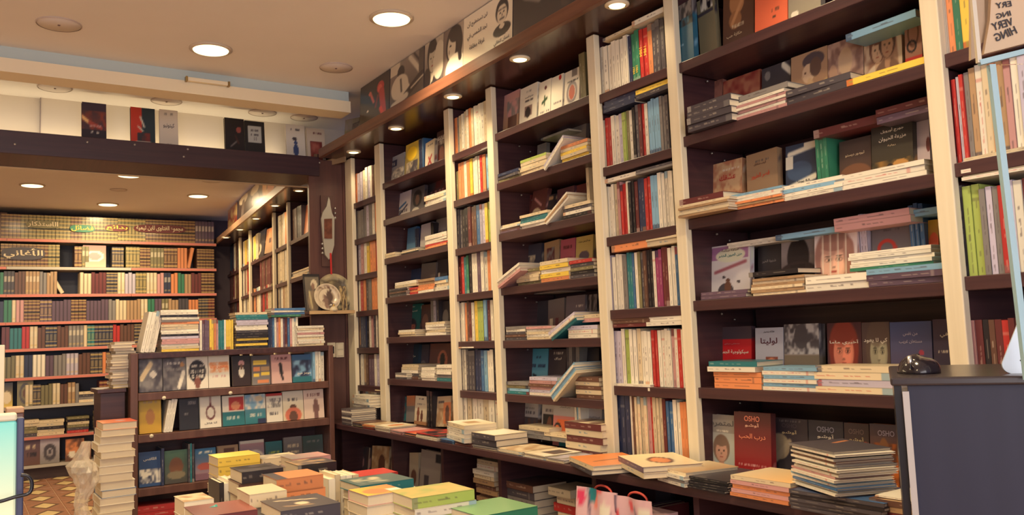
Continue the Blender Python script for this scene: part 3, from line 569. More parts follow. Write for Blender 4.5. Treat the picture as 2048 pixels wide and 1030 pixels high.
fp = [(455, 474, [('b', (.5, .2, .15), (.7, .6, .4), 5)], 'small reddish picture leaning on the far canopy, at its end'), (476, 497, [('g', (.2, .18, .2), (.15, .13, .14)), ('e', .5, .85, .4, .2, (.85, .8, .7)), ('L', .5, .7, .4, .1, .12, (.4, .36, .34))], 'dark poster with a bright-headed figure on far canopy'),
      (497, 521, [('g', (.25, .2, .2), (.12, .1, .12)), ('e', .5, .78, .35, .18, (.9, .84, .72)), ('e', .55, .4, .3, .25, (.6, .55, .5))], 'black-and-white portrait poster on far canopy'), (521, 556, [('g', (.2, .14, .12), (.14, .1, .1)), ('e', .45, .55, .36, .5, (.90, .66, .38)), ('e', .62, .55, .25, .45, (.8, .5, .3)), ('L', .4, .7, .38, .4, .03, (.4, .2, .1)), ('e', .3, .68, .08, .03, (.25, .12, .1)), ('e', .6, .68, .08, .03, (.25, .12, .1))], 'poster of an orange-lit face on far canopy'),
      (556, 604, [('b', (.14, .12, .13), (.30, .27, .26), 6), ('e', .3, .25, .25, .2, (.85, .8, .72)), ('e', .4, .85, .2, .12, (.5, .45, .42))], 'dark mottled poster on far canopy nearest the pillar')]
for a, b, ops, lab in fp: poster(a, b, ops, lab, (24, 30), (), PF, 2.38, FPH-.01, .03)
fg = 'spine-out books in far bookcase'
for px0, px1, si, py, cols in [(556, 577, 0, 425, 'wccwoc'), (503, 517, 0, 470, 'cyc'), (486, 500, 0, 478, 'cycy'), (460, 478, 0, 485, 'bnwhd'), (556, 577, 1, 500, 'cccwc'), (520, 546, 1, 512, 'mhmhmmh'), (484, 499, 1, 525, 'ewmcrh'), (460, 478, 1, 535, 'mhmchh'), (505, 546, 2, 570, 'aomcwmrhrccz'), (556, 577, 2, 560, 'cewacc'), (484, 499, 2, 585, 'cwec'), (460, 478, 2, 598, 'mhdm'), (585, 602, 0, 412, 'hhkd')]:
    spine_row(FA, px0, px1, py, FZ[si], cols, f'{SHN[si]} of far bookcase, {"bay near pillar" if px0 > 550 else "middle bay" if px0 > 500 else "third bay" if px0 > 480 else "end bay"}', group=fg, depth=.15)
face_book(FA, 500, 527, 462, FZ[0], [('g', 'd', 'k'), ('R', .5, .35, .25, .2, .2, 'c'), ('r', 0, .8, 1, 1, 'n')], 'black magazine with round pale emblem', 'top shelf of far bookcase', d=.02, group='covers in far bookcase')
face_book(FA, 529, 546, 458, FZ[0], [('g', 'o', 'a'), ('r', .4, .4, .7, .6, 'h')], 'orange book with a small dark window picture', 'top shelf of far bookcase', d=.02, roll=-.05, group='covers in far bookcase')
face_book(FA, 602, 618, 412, FZ[0], [('g', (.75, .42, .25), 'o')], 'orange-brown tall book leaning', 'top far shelf close to pillar', d=.04, roll=.1, group='covers in far bookcase')
stack(FA, 584, 618, FZ[1], 'ccwc', 'slumped pile on second far shelf close to pillar', group='flat books in far bookcase', t=.013, w=.15)
stack(FA, 582, 615, FZ[2], 'ddh', 'pile on third far shelf close to pillar', group='flat books in far bookcase', t=.014, w=.15)

# ---------------------------------------------------------------- far wall shelving
SY = 9.3; sx0, sx1 = -2.95, 2.30; SZ = [2.314, 2.041, 1.775, 1.507, 1.251, .978, .704, .412, .144]
sh = empty('far_wall_shelving', Matrix.Translation((.85, 9.45, 0)), 'tall shelving with coral shelf edges across the far wall', 'shelving')
box('back_panel', (sx0-.85, .13, 0), (sx1-.85, .15, 2.5), plain('steel_blue_back', (.24, .26, .34), .5), sh)
for k, z in enumerate(SZ):
    box('shelf', (sx0-.85, -.145, z-.03), (sx1-.85, .13, z), plain('shelf_paint', (.62, .56, .52), .5), sh)
    x = sx0-.85
    for seg in (1.1, 1.1, 1.1, 1.1, 1.1):
        box('edge_strip', (x+.002, -.155, z-.028), (min(x+seg, sx1-.85)-.002, -.146, z-.003), M_PINK if (k not in (6, 8)) and not (k == 1 and x < .2 and x > -.6) else plain('grey_strip', (.72, .70, .66), .5), sh); x += seg
for x in (sx0-.85, .45, sx1-.85-.03): box('upright', (x, -.14, 0), (x+.03, -.10, 2.5) if False else (x+.03, .13, .115), M_BLACK, sh)
for x in (.34, 1.35, 2.27): box('upright', (x-.85, .09, 2.32), (x-.85+.03, .125, 2.6), M_BLACK, sh)
box('top_rail', (sx0-.85, -.02, 2.52), (sx1-.85, .13, 2.56), plain('rail_grey', (.55, .52, .52), .4), sh)
box('kick_board', (sx0-.85, -.12, .0), (sx1-.85, -.10, .114), plain('kick', (.25, .19, .20), .6), sh)
SHF = Fr((0, SY+.0, 0), (1, 0, 0), (0, 1, 0))
_VM = {}
def volume_mesh(c, w, h, d, var):
    key = (c, round(w, 3), round(h, 2), var)
    if key in _VM: return _VM[key]
    V, F, CC = [], [], []; cbox(0, .006, 0, w, d, h, V, F, CC, c); base = np.array(C(c)); gold = np.array((.80, .68, .40)); I = np.tile(base, (26, 4, 1)).astype(float)
    I[:, 0] *= .72; I[:, -1] *= .72
    if var == 1:
        for j in (2, 3, 7, 18, 22, 23): I[j] = base*.3+gold*.7
        I[9:16, 1:3] = base*.6+gold*.4
    elif var == 2:
        for j in (1, 5, 9, 13, 17, 21, 24): I[j] = base*.25+gold*.75
        I[10:12] = base*.4
    elif var == 3: I[14:20, 1:3] = base*.35+np.array((.85, .8, .7))*.65; I[3:5, 1:3] = base*.5+gold*.5
    grid_vf(4, 26, (0, 0, 0), (w, 0, 0), (0, 0, h), V, F, CC, np.clip(I, 0, 1)); _VM[key] = colored_mesh('spine_volume', V, F, CC, M_PRINT); return _VM[key]
def vol_row(x0, x1, z, h, specs, lab, group):
    """specs: (colour, number, gilding style); bound volumes, each an object"""
    tot = sum(s[1] for s in specs); tw = (x1-x0)/tot; x = x0; COUNT['bound_volume'] = COUNT.get('bound_volume', 0)+tot
    for si, (c, n, var) in enumerate(specs):
        for k in range(n):
            jj = (random.random() < .5 and var == 0)*.012
            o = link('bound_volume', volume_mesh(c, tw-.0015, h-jj, .19, var), None, Matrix.Translation((x, SY+.005+random.random()*.008, z+.001)))
            gl = {0: 'plain', 1: 'gilt-banded', 2: 'gold-striped', 3: 'pale-titled'}[var]
            o['label'] = 'x'; o['category'] = 'book'; o['group'] = group; ROWLOG.setdefault((f'{gl} {CN[c]} volume', lab), []).append((round(x, 3), o)); x += tw
FW = [('top far shelf', .30, 2.28, .235, [('h', 5, 2), ('z', 13, 2), ('h', 3, 2), ('z', 10, 2), ('z', 8, 1), ('h', 15, 2), ('v', 6, 3)]),
      ('second far shelf', .30, .80, .22, [('h', 12, 2), ('z', 3, 2)]), ('third far shelf', .30, .78, .22, [('g', 1, 0), ('d', 3, 3), ('h', 3, 0), ('a', 4, 3), ('e', 2, 0), ('a', 3, 0)]),
      ('fourth far shelf', .30, 2.28, .21, [('n', 1, 0), ('g', 2, 0), ('c', 1, 3), ('p', 2, 0), ('h', 4, 2), ('v', 3, 1), ('v', 5, 0), ('h', 4, 2), ('v', 6, 0), ('e', 2, 0), ('c', 3, 0), ('a', 4, 0), ('c', 2, 3), ('g', 2, 0), ('v', 2, 0), ('z', 2, 3), ('a', 3, 0), ('d', 3, 0), ('o', 3, 0), ('d', 3, 2), ('m', 2, 2)]),
      ('fifth far shelf', .32, 1.58, .21, [('m', 2, 0), ('t', 3, 0), ('r', 2, 0), ('c', 2, 3), ('h', 2, 0), ('n', 3, 1), ('h', 3, 0), ('e', 4, 3), ('c', 1, 0), ('t', 2, 1), ('n', 5, 1), ('r', 2, 0), ('h', 4, 0), ('d', 3, 2)]),
      ('sixth far shelf', .33, 1.40, .21, [('z', 3, 0), ('c', 2, 3), ('n', 2, 0), ('w', 3, 0), ('v', 2, 0), ('e', 3, 0), ('i', 3, 3), ('h', 3, 0), ('d', 3, 1), ('o', 1, 0), ('h', 3, 1), ('m', 2, 0)])]
for q, (lab, a, b, h, sp) in enumerate(FW): vol_row(a, b, SZ[q], h, sp, lab, 'volumes on the '+lab)
vol_row(.93, 1.06, SZ[1], .21, [('h', 2, 1), ('z', 2, 3)], 'middle of second far shelf', 'volumes mid second far shelf')
vol_row(1.27, 1.38, SZ[1], .21, [('d', 4, 1)], 'second far shelf beside the ornate pink set', 'volumes second far shelf')
vol_row(1.40, 2.00, SZ[1], .215, [('z', 4, 1), ('h', 3, 2), ('z', 4, 3), ('h', 4, 1), ('o', 3, 0)], 'right half of second far shelf', 'volumes right second far shelf')
vol_row(2.10, 2.28, SZ[1], .21, [('h', 6, 2)], 'end of second far shelf', 'volumes end second far shelf')
vol_row(.98, 2.28, SZ[2], .215, [('c', 3, 0), ('m', 4, 0), ('d', 3, 2), ('c', 2, 3), ('i', 3, 0), ('z', 3, 1), ('c', 3, 3), ('p', 2, 0), ('n', 2, 3), ('o', 2, 0), ('g', 2, 0), ('a', 2, 0), ('m', 3, 0), ('h', 4, 2)], 'middle and end of third far shelf', 'volumes third far shelf')
vol_row(.52, .98, SZ[6], .20, [('c', 2, 3), ('d', 2, 1), ('z', 3, 0), ('c', 2, 3), ('h', 2, 0), ('a', 2, 3), ('e', 1, 0)], 'seventh far shelf', 'volumes seventh far shelf')
vol_row(1.16, 1.30, SZ[6], .20, [('m', 4, 1)], 'end of seventh far shelf', 'volumes end of seventh far shelf')
# the stretch of the far shelving that lies outside the photograph
V, F, CC = [], [], []
for z in SZ[:7]:
    x = -2.85
    while x < .27:
        t_ = random.uniform(.025, .05); cbox(x, 0, z+.001, x+t_-.002, .18, z+random.uniform(.19, .23), V, F, CC, random.choice('hhzaecmdvn')); x += t_
link('distant_volumes', colored_mesh('distant_volumes', V, F, CC, M_PRINT), None, Matrix.Translation((0, SY+.01, 0)), kind='stuff', label='bound volumes filling the rest of the far wall shelving', category='books')
# painted titles that run across whole sets of spines
def set_title(s, px, py, w, col, plate, h=.07, parent=None):
    p = at_y(px, py, SY-.002); e_ = empty('set_title_band', Matrix.Translation((p.x, SY-.001, p.z)), f'{CN[plate] if plate in CN else "dark"} title band with {CN[col]} Arabic lettering across the set at {s}' if False else f'{CN[plate]} band lettered in {CN[col]} Arabic script reading {s}', 'title band', 'title bands across volume sets')
    n = 16; pts = [(w*.56*math.copysign(abs(math.cos(2*math.pi*k/n))**.7, math.cos(2*math.pi*k/n)), h*.62*math.copysign(abs(math.sin(2*math.pi*k/n))**.7, math.sin(2*math.pi*k/n))) for k in range(n)]
    prism('band', pts, -.001, .003, ink(plate), e_); lettering(s, e_, Matrix.Translation((0, -.003, 0)), w, col, .02, h)
set_title('الأغاني', 47, 507, .33, 'c', 'd', .10); set_title('مجموع الفتاوى لابن تيمية', 320, 458, .46, 'c', 'm', .07)
set_title('الاستذكار', 86, 449, .26, 'c', 'z', .06); set_title('فضائل', 165, 457, .20, 'y', 'g', .06); set_title('بدائع', 234, 456, .20, 'y', 'm', .055)
G3 = 'covers standing on far shelving'
def ffar(px0, px1, py, k, ops, ds, t=None): return face_book(SHF, px0, px1, py, SZ[k], ops, ds, 'on far shelving', d=.01, lean=.05, group=G3, res=(14, 18), title=t)
ffar(0, 13, 425, 0, [('g', 'h', 'm'), ('t', .2, .3, .8, .1, 'c')], 'brown book with curved gold line at shelf start')
ffar(166, 212, 491, 1, [('r', 0, 0, 1, 1, 'p'), ('g', (.62, .42, .40), (.80, .72, .62)), ('e', .5, .5, .4, .25, 'w'), ('e', .5, .5, .3, .18, 'p')], 'pink ornate set front with oval white emblem')
ffar(1, 25, 766, 6, [('g', 'k', 'y'), ('e', .5, .4, .4, .25, 'c')], 'yellow and black book with a face'); ffar(34, 66, 762, 6, [('g', 'z', 'z'), ('R', .5, .5, .3, .35, .2, 'd'), ('e', .5, .5, .15, .2, 'h')], 'olive embossed book with dark oval medallion')
ffar(44, 80, 880, 8, [('g', 'v', 'h'), ('t', .2, .7, .8, .1, 'c'), ('t', .2, .4, .8, .1, 'k')], 'dark violet patterned book on lowest shelf'); ffar(80, 119, 878, 8, [('g', 'i', 'e'), ('R', .5, .45, .25, .25, .35, 'd'), ('e', .5, .45, .1, .1, 'd')], 'pale grey cover with round dark medallion on lowest shelf')
ffar(131, 168, 878, 8, [('b', 'h', 'o', 4), ('e', .35, .3, .2, .15, 'w')], 'brown and orange cover with white bloom on lowest shelf'); ffar(168, 182, 886, 8, [('g', 'o', 'h')], 'small orange-brown cover beside the tower, lowest shelf')
for px0, px1, cols, t_, nm in [(44, 78, 'dzzcc', .03, 'pile of dark books with cream top'), (74, 128, 'cckcc', .03, 'cream-edged pile'), (135, 178, 'rdzckz', .026, 'mixed pile over red book'), (190, 222, 'ccccccc', .028, 'tall cream pile beside tower')]:
    stack(SHF, px0, px1, SZ[7], cols, f'{nm} on eighth far shelf', t=t_, d=.01, w=.18, group='flat books on far shelving', name='stacked_volume')
stack(SHF, 150, 192, SZ[6], 'cedc', 'pile on seventh far shelf', t=.026, d=.01, w=.18, group='flat books on far shelving', name='stacked_volume')
lean_ = [(118, 140, 2, 'c', -.5, 'slanting cream volume leaning in a gap on third far shelf'), (374, 392, 1, 'o', .2, 'slanting orange volume leaning on second far shelf')]
for px0, px1, k, c, an, lab in lean_:
    x = at_y(px0, 500, SY).x; o = link('bound_volume', volume_mesh(c, .035, .22, .19, 0), None, Matrix.Translation((x+(.0 if an > 0 else .02), SY+.01, SZ[k]+.001+(0 if an < 0 else math.sin(an)*.035))) @ Matrix.Rotation(an, 4, 'Y'), label=lab, category='book')
# ================================================================ books in the wall bays
def WH(bay, k):
    nm = BAYS[bay][3]; return (f'{SHN[k]}, {nm}' if k < len(BAYS[bay][2]) else f'counter level, {nm}')
def Z(bay, k): zs = BAYS[bay][2]; return zs[k] if k < len(zs) else CTOP
def SR(bay, k, px0, px1, py, cols, **kw): return spine_row(W, px0, px1, py, Z(bay, k), cols, WH(bay, k), group=f'spine-out books, {WH(bay, k)}', **kw)
def FB(bay, k, px0, px1, py, ops, ds, **kw):
    kw.setdefault('d', .12); kw.setdefault('res', (40, 58) if bay == 'F' else (26, 38)); return face_book(W, px0, px1, py, Z(bay, k), ops, ds, WH(bay, k), group=f'covers shown on {BAYS[bay][3]}', **kw)
def ST(bay, k, px0, px1, cols, nm, zo=0, **kw): return stack(W, px0, px1, Z(bay, k)+zo, cols, f'{nm}, {WH(bay, k)}', group=f'flat books, {BAYS[bay][3]}', **kw)
ON = 'laid on the upright row'
# --- third narrow bay (E)
SR('E', 0, 1202, 1258, 84, 'wwwwwww', h=.19); r84 = SR('E', 0, 1258, 1332, 45, 'nggrroddd', h=.19)
MS = lambda w, t, z: Matrix(((0, -1, 0, w+.0012), (0, 0, 1, t/2), (-1, 0, 0, z), (0, 0, 0, 1)))
for b_ in r84[3:5]: lettering('1984', b_, MS(.14, .0125, .10), .034, 'y', .02)
for b_ in r84[1:3]: lettering('1984', b_, MS(.14, .0125, .045), .026, 'y', .01)
stack(W, 1203, 1262, 2.285, 'c', 'laid over the white spines, top shelf of third narrow bay', t=.012, group='flat books, third narrow bay'); stack(W, 1264, 1330, 2.285, 'w', 'laid over red spines, top shelf of third narrow bay', t=.018, group='flat books, third narrow bay')
SR('E', 1, 1207, 1226, 232, 'wrr', h=.19); SR('E', 1, 1226, 1248, 232, 'wwi', h=.19); SR('E', 1, 1248, 1268, 225, 'lzw', h=.195); SR('E', 1, 1268, 1340, 200, 'kdmrwsssseed', h=.20)
ST('E', 1, 1206, 1268, 'nnn', 'dark blue books '+ON, .203, t=.015); ST('E', 1, 1270, 1338, 'dy', 'yellow over charcoal '+ON, .207, t=.017)
SR('E', 2, 1213, 1244, 360, 'wwwcp', h=.20); SR('E', 2, 1244, 1350, 348, 'rrwkkmnnrrsswwwww', h=.195)
ST('E', 2, 1213, 1268, 'w', 'thick white book '+ON, .203, t=.016, h=.19); ST('E', 2, 1270, 1345, 'ed', 'thin greys '+ON, .202, t=.008)
SR('E', 3, 1222, 1257, 515, 'iwwwe', h=.205); SR('E', 3, 1257, 1365, 505, 'ttbwzdhkkwffmmwwbs', h=.205)
ST('E', 3, 1225, 1290, 'o', 'curved brown book '+ON, .21, t=.030, h=.19); ST('E', 3, 1292, 1362, 'cc', 'cream books '+ON, .21, t=.018)
SR('E', 4, 1230, 1285, 662, 'iiwlwwc', h=.205); SR('E', 4, 1285, 1374, 660, 'wwwrrwwwwpwrw', h=.20)
ST('E', 4, 1228, 1292, 'mhh', 'brown books '+ON, .21, t=.013, h=.20); ST('E', 4, 1294, 1370, 'ww', 'white books '+ON, .21, t=.016, h=.19)
SR('E', 5, 1238, 1264, 815, 'nnn', h=.235, lean=-.0); SR('E', 5, 1264, 1330, 815, 'whccccprccc', h=.235); SR('E', 5, 1330, 1386, 825, 'mbbwwoor', h=.225)
ST('E', 5, 1232, 1300, 'kww', 'thin white books '+ON, .24, t=.011, h=.19); ST('E', 5, 1302, 1376, 'kr', 'red-tipped book '+ON, .24, t=.012, h=.2)
# --- second narrow bay (C)
SR('C', 0, 904, 929, 238, 'poecw', h=.19); SR('C', 0, 929, 975, 222, 'cwocwwwwc', h=.20)
SR('C', 1, 905, 917, 325, 'dz', h=.15); SR('C', 1, 917, 979, 318, 'oowoywwwros', h=.185); ST('C', 1, 921, 978, 'e', 'grey book '+ON, .192, t=.008)
SR('C', 2, 908, 982, 415, 'dddkkmhhbiiyl', h=.195); ST('C', 2, 903, 930, 'd', 'thin charcoal book '+ON, .2, t=.007, h=.13)
SR('C', 3, 913, 950, 510, 'kmrtgkw', h=.185); SR('C', 3, 950, 987, 505, 'wvwwow', h=.19)
SR('C', 4, 915, 992, 605, 'dwwohmwyllsmwk', h=.19)
SR('C', 5, 922, 995, 700, 'wwdddnnbswwk', h=.195); ST('C', 5, 918, 990, 'w', 'long white book '+ON, .2, t=.006)
SR('C', 6, 918, 945, 800, 'wwc', h=.20); SR('C', 6, 946, 1000, 800, 'wwcww', h=.20); ST('C', 6, 930, 990, 'c', 'cream book '+ON, .203, t=.006)
# --- first narrow bay (A)
SR('A', 0, 711, 731, 345, 'oiic', h=.19); SR('A', 0, 731, 753, 338, 'wiwhc', h=.2)
SR('A', 1, 713, 728, 420, 'eee', h=.18); SR('A', 1, 728, 755, 408, 'eiewo', h=.20)
SR('A', 2, 716, 757, 485, 'ipwyoor', h=.195); SR('A', 3, 717, 760, 560, 'wrodeoow', h=.19)
SR('A', 4, 717, 743, 632, 'annkw', h=.195); SR('A', 4, 743, 761, 630, 'pdwe', h=.195); ST('A', 4, 740, 760, 'c', 'cream book '+ON, .2, t=.005, h=.14)
SR('A', 5, 718, 764, 710, 'wwahvvwic', h=.185); ST('A', 5, 735, 762, 'e', 'grey book '+ON, .19, t=.005, h=.16)
SR('A', 6, 720, 766, 785, 'hpwacwde', h=.17); ST('A', 6, 720, 762, 'c', 'pale book '+ON, .175, t=.006)
# --- first wide bay (B)
P_ = lambda sk='a', hr='k', cl='d', cy=.45, s=.8: ('P', .5, cy, s, sk, hr, cl)
FB('B', 0, 769, 806, 312, [('g', (.6, .62, .68), 'e'), ('r', .05, .6, .6, .85, 'n'), ('t', .1, .72, .5, .1, 'w'), ('L', .1, .5, .5, .1, .04, 'w'), ('b', 'e', 'w', 8, .3, 0, 1, .5)], 'silver and navy patterned cover', d=.06)
FB('B', 0, 808, 837, 284, [('g', 'y', 'z'), ('e', .45, .68, .35, .2, (.98, .82, .2)), ('b', 'd', 'c', 6, .1, 0, .9, .45)], 'yellow cover with black and white picture', d=.06)
FB('B', 0, 850, 868, 282, [('g', 'c', 'w'), ('L', .3, .1, .7, .45, .05, 'r'), ('L', .7, .1, .4, .4, .05, 'r'), ('t', .2, .85, .8, .04, 'd')], 'white cover with red strokes', d=.06, roll=.08)
FB('B', 0, 870, 889, 260, [('g', (.25, .14, .16), (.4, .18, .15)), ('t', .1, .8, .9, .08, 'w'), ('t', .2, .65, .9, .08, 'w'), ('e', .6, .3, .3, .25, (.6, .3, .22))], 'dark brown cover with white title', d=.08, title=[('غيوم', .5, .75, .8, 'w', .2)])
SR('B', 0, 838, 848, 285, 'nnb', d=.06, h=.19)
FB('B', 1, 788, 819, 385, [('g', 'i', 'w'), ('L', .2, .4, .7, .6, .04, 'b'), ('L', .3, .2, .8, .5, .03, 'n'), ('t', .2, .3, .8, .08, 'd')], 'white cover with blue brush strokes', d=.1)
FB('B', 1, 820, 846, 374, [('g', 'd', 'e'), ('e', .5, .6, .35, .3, 'k'), ('e', .5, .55, .15, .18, 'h'), ('e', .4, .15, .3, .15, 'w')], 'grey cover with dark-haired figure', d=.1)
FB('B', 1, 849, 889, 358, [('g', 'e', 'd'), ('b', 'm', 'd', 4), ('t', .1, .6, .9, .1, 'p'), ('t', .1, .4, .9, .1, 'p')], 'dim red and grey cover behind white stack', d=.16)
ST('B', 1, 849, 892, 'wwcw', 'white stack', t=.013)
FB('B', 2, 812, 830, 455, [('g', 'b', 's')], 'blue and sky-coloured cover', d=.13); FB('B', 2, 839, 862, 447, [('g', 'i', 'w'), ('r', .45, .1, .8, .4, 'd')], 'pale lilac cover with small dark square', d=.13)
FB('B', 2, 869, 890, 437, [('g', 'e', 'i'), ('t', .3, .6, .9, .05, 'd')], 'grey cover with faint title', d=.15); SR('B', 2, 831, 838, 455, 'nn', d=.13, h=.16); SR('B', 2, 863, 868, 447, 'kk', d=.13, h=.17)
ST('B', 2, 771, 790, 'cc', 'short cream pile', t=.012); ST('B', 2, 791, 848, 'kce', 'thin striped pile', t=.008, h=.2); ST('B', 2, 850, 894, 'orwwww', 'white over red-orange pile', t=.011)
FB('B', 3, 806, 838, 540, [('g', 'n', 'b'), ('t', .4, .5, .95, .05, 'w')], 'navy blue cover with short white title', d=.16, title=[('سوالف', .65, .5, .45, 'w', .1)])
FB('B', 3, 839, 868, 528, [('g', 'e', 'h')], 'plain taupe cover', d=.16, roll=-.04); FB('B', 3, 870, 893, 518, [('g', 'd', 'k'), ('r', .2, .35, .35, .6, 'w')], 'charcoal cover with small white bar', d=.17)
ST('B', 3, 777, 812, 'dkhkd', 'dark pile', t=.009); ST('B', 3, 790, 832, 'cw', 'cream pair on the dark pile', .047, t=.015, d=.03); ST('B', 3, 814, 838, 'ror', 'small reddish pile', t=.012, h=.14, d=.02)
ST('B', 3, 836, 868, 'wooaa', 'orange-brown pile', t=.014); ST('B', 3, 869, 896, 'wccb', 'cream pile with blue top', t=.017)
FB('B', 4, 800, 838, 610, [('g', (.10, .42, .40), (.12, .38, .36)), ('t', .3, .92, .7, .02, 'w'), ('P', .62, .30, .62, (.70, .40, .30), (.12, .08, .10), (.45, .15, .12))], 'teal cover with a dark-haired woman', d=.16, title=[('نسيم الصبا', .5, .78, .7, 'w', .09)])
FB('B', 4, 840, 862, 610, [('g', 'h', 'k'), ('e', .4, .4, .3, .3, (.5, .35, .28))], 'dark brown portrait cover', d=.16); SR('B', 4, 863, 878, 605, 'eid', d=.15, h=.2); FB('B', 4, 879, 899, 603, [('g', 'd', 'k'), ('e', .5, .5, .3, .25, 'e')], 'black cover with grey figure', d=.16)
ST('B', 4, 786, 840, 'ccw', 'cream pile', t=.012, h=.2); ST('B', 4, 841, 900, 'wcwwc', 'white and cream pile', t=.013, h=.21)
FB('B', 5, 795, 834, 690, [('g', (.12, .20, .26), (.10, .22, .30)), ('L', .05, .15, .3, .95, .05, (.5, .7, .75)), ('r', .25, 0, .9, .2, 'b')], 'dark blue glossy wrapped cover', d=.16, title=[('مزاج الحبيب', .6, .62, .55, 'w', .09)])
FB('B', 5, 835, 855, 690, [('g', 'd', 'v'), ('e', .5, .3, .3, .2, 'e')], 'dim violet-grey cover', d=.18); FB('B', 5, 857, 901, 688, [('g', (.45, .28, .25), (.35, .2, .18)), ('e', .6, .5, .22, .3, (.75, .45, .35)), ('e', .6, .52, .12, .2, 'k'), ('e', .55, .2, .3, .12, 'c')], 'reddish brown cover with a long-haired figure', d=.16)
ST('B', 5, 787, 815, 'dwe', 'short grey pile', t=.012, h=.14); ST('B', 5, 790, 850, 'hdwcc', 'tall cream-topped pile', t=.016, h=.2, d=.03); ST('B', 5, 838, 872, 'wwwww', 'white pile', t=.013, h=.15); ST('B', 5, 873, 902, 'tewww', 'white pile over teal book', t=.016)
FB('B', 6, 786, 812, 794, [('b', 'd', 't', 5), ('e', .6, .5, .3, .2, (.6, .4, .3))], 'blue-green mottled wrapped cover', d=.10); FB('B', 6, 812, 828, 794, [('g', 'o', 'e'), ('r', 0, 0, 1, .6, 'e')], 'grey cover with orange strip', d=.09, roll=.06)
FB('B', 6, 828, 852, 794, [('g', 'w', 'c'), ('S', .3, .40, .55, (.5, .25, .18)), ('S', .6, .3, .55, (.4, .2, .15)), ('r', 0, 0, 1, .12, (.7, .5, .35)), ('t', .3, .9, .7, .03, 'd'), ('t', .2, .72, .8, .03, 'e')], 'cream cover with two small brown figures', d=.07)
SR('B', 6, 855, 865, 796, 'kk', d=.05, h=.19); FB('B', 6, 866, 901, 797, [('g', 'c', 'a'), ('b', 'a', 'c', 5, 0, 0, .6, .6), ('r', .6, .1, 1, .8, 'o'), ('e', .8, .4, .12, .3, 'h'), ('t', .3, .8, .6, .06, 'd')], 'tan cover with standing figures', d=.07, roll=.07)
# --- second wide bay (D)
FB('D', 0, 1002, 1036, 184, [('g', 'p', 'a'), ('b', 'p', 'e', 6, .3, .4, 1, .8), ('r', .4, .05, .9, .4, 'h')], 'dusty pink cover with faint picture', d=.05)
FB('D', 0, 1038, 1072, 170, [('g', 'w', 'w'), ('r', .3, .2, .72, .48, (.55, .45, .42)), ('e', .5, .3, .16, .14, 'k'), ('t', .3, .62, .8, .03, 'k'), ('t', .4, .85, .7, .02, 'e')], 'white cover with dark arched figure picture', d=.04, t=.022, title=[('حضرة الجسد', .55, .70, .5, 'd', .06)])
FB('D', 0, 1076, 1100, 160, [('g', 'w', 'w'), ('L', .5, .35, .5, .55, .05, (.2, .3, .2)), ('L', .3, .4, .7, .5, .04, (.2, .3, .2)), ('e', .55, .8, .1, .05, 'm'), ('t', .2, .15, .9, .04, 'd')], 'white cover with small green plant drawing', d=.04)
FB('D', 0, 1101, 1124, 150, [('g', 'w', 'w'), ('e', .75, .92, .12, .07, 'r'), ('t', .2, .25, .9, .04, 'd')], 'white cover with small red corner mark', d=.04)
FB('D', 0, 1128, 1158, 138, [('g', 'w', 'w'), ('R', .5, .38, .3, .26, .18, (.55, .50, .50)), ('e', .5, .38, .2, .2, (.75, .35, .25)), ('r', .48, .8, .8, 1, (.5, .47, .45)), ('t', .2, .68, .9, .03, 'k')], 'white cover with oval orange emblem', d=.04, t=.022, title=[('مزاج الآلهة', .5, .68, .6, 'd', .05)])
SR('D', 0, 1160, 1173, 130, 'zz', d=.03, h=.2)
FB('D', 1, 1072, 1090, 287, [('g', 'e', 'e')], 'small grey cover', d=.18); FB('D', 1, 1114, 1135, 262, [('g', 'i', 'e')], 'grey-lilac cover', d=.16); FB('D', 1, 1137, 1170, 248, [('g', 'e', 'h'), ('t', .3, .5, .8, .06, 'c')], 'taupe cover with faint title', d=.16)
ST('D', 1, 995, 1036, 'zdn', 'olive and navy slumped pile', t=.013); ST('D', 1, 1040, 1092, 'ccccl', 'cream pile', t=.013)
stack(W, 1093, 1130, Z('D', 1), 'wi', 'white pair slumping over, '+WH('D', 1), t=.012, group='flat books, second wide bay', h=.17, d=-.01, roll=.62)
ST('D', 1, 1121, 1174, 'ycyco', 'yellow-orange striped pile', t=.013); ST('D', 1, 1076, 1140, 'e', 'grey book laid across covers', .16, t=.010, d=.1, h=.2)
FB('D', 2, 1038, 1056, 393, [('g', 'm', 'h')], 'maroon cover tilted behind', d=.17, roll=-.10); FB('D', 2, 1055, 1084, 381, [('g', (.36, .2, .2), (.42, .24, .2)), ('e', .5, .3, .38, .22, 'c'), ('e', .6, .3, .16, .14, 'h'), ('L', .2, .72, .7, .6, .03, 'p')], 'maroon cover with cream oval figure', d=.15, roll=-.22)
FB('D', 2, 1086, 1108, 390, [('g', 'k', 'd'), ('L', .2, .9, .8, .9, .05, 'a'), ('L', .6, .5, .6, .1, .06, 'a')], 'black cover with tan marks', d=.16); FB('D', 2, 1112, 1146, 375, [('g', (.36, .22, .26), (.32, .2, .24)), ('t', .3, .8, .8, .03, 'p')], 'plum cover with pink script', d=.17, title=[('مجنونة', .5, .52, .5, 'p', .12)])
FB('D', 2, 1151, 1172, 368, [('g', 'm', 'd'), ('t', .2, .5, .8, .06, 'r')], 'dark red cover', d=.18); SR('D', 2, 1174, 1180, 362, 'c', d=.05, h=.2)
ST('D', 2, 999, 1038, 'vhwc', 'purple-brown pile', t=.009); ST('D', 2, 1040, 1093, 'wwttc', 'mint-edged pile', t=.012); stack(W, 1095, 1138, Z('D', 2), 'waw', 'white trio slumping over, '+WH('D', 2), t=.010, group='flat books, second wide bay', h=.18, d=-.01, roll=.50); ST('D', 2, 1126, 1182, 'kwdc', 'black-spined pile', t=.013)
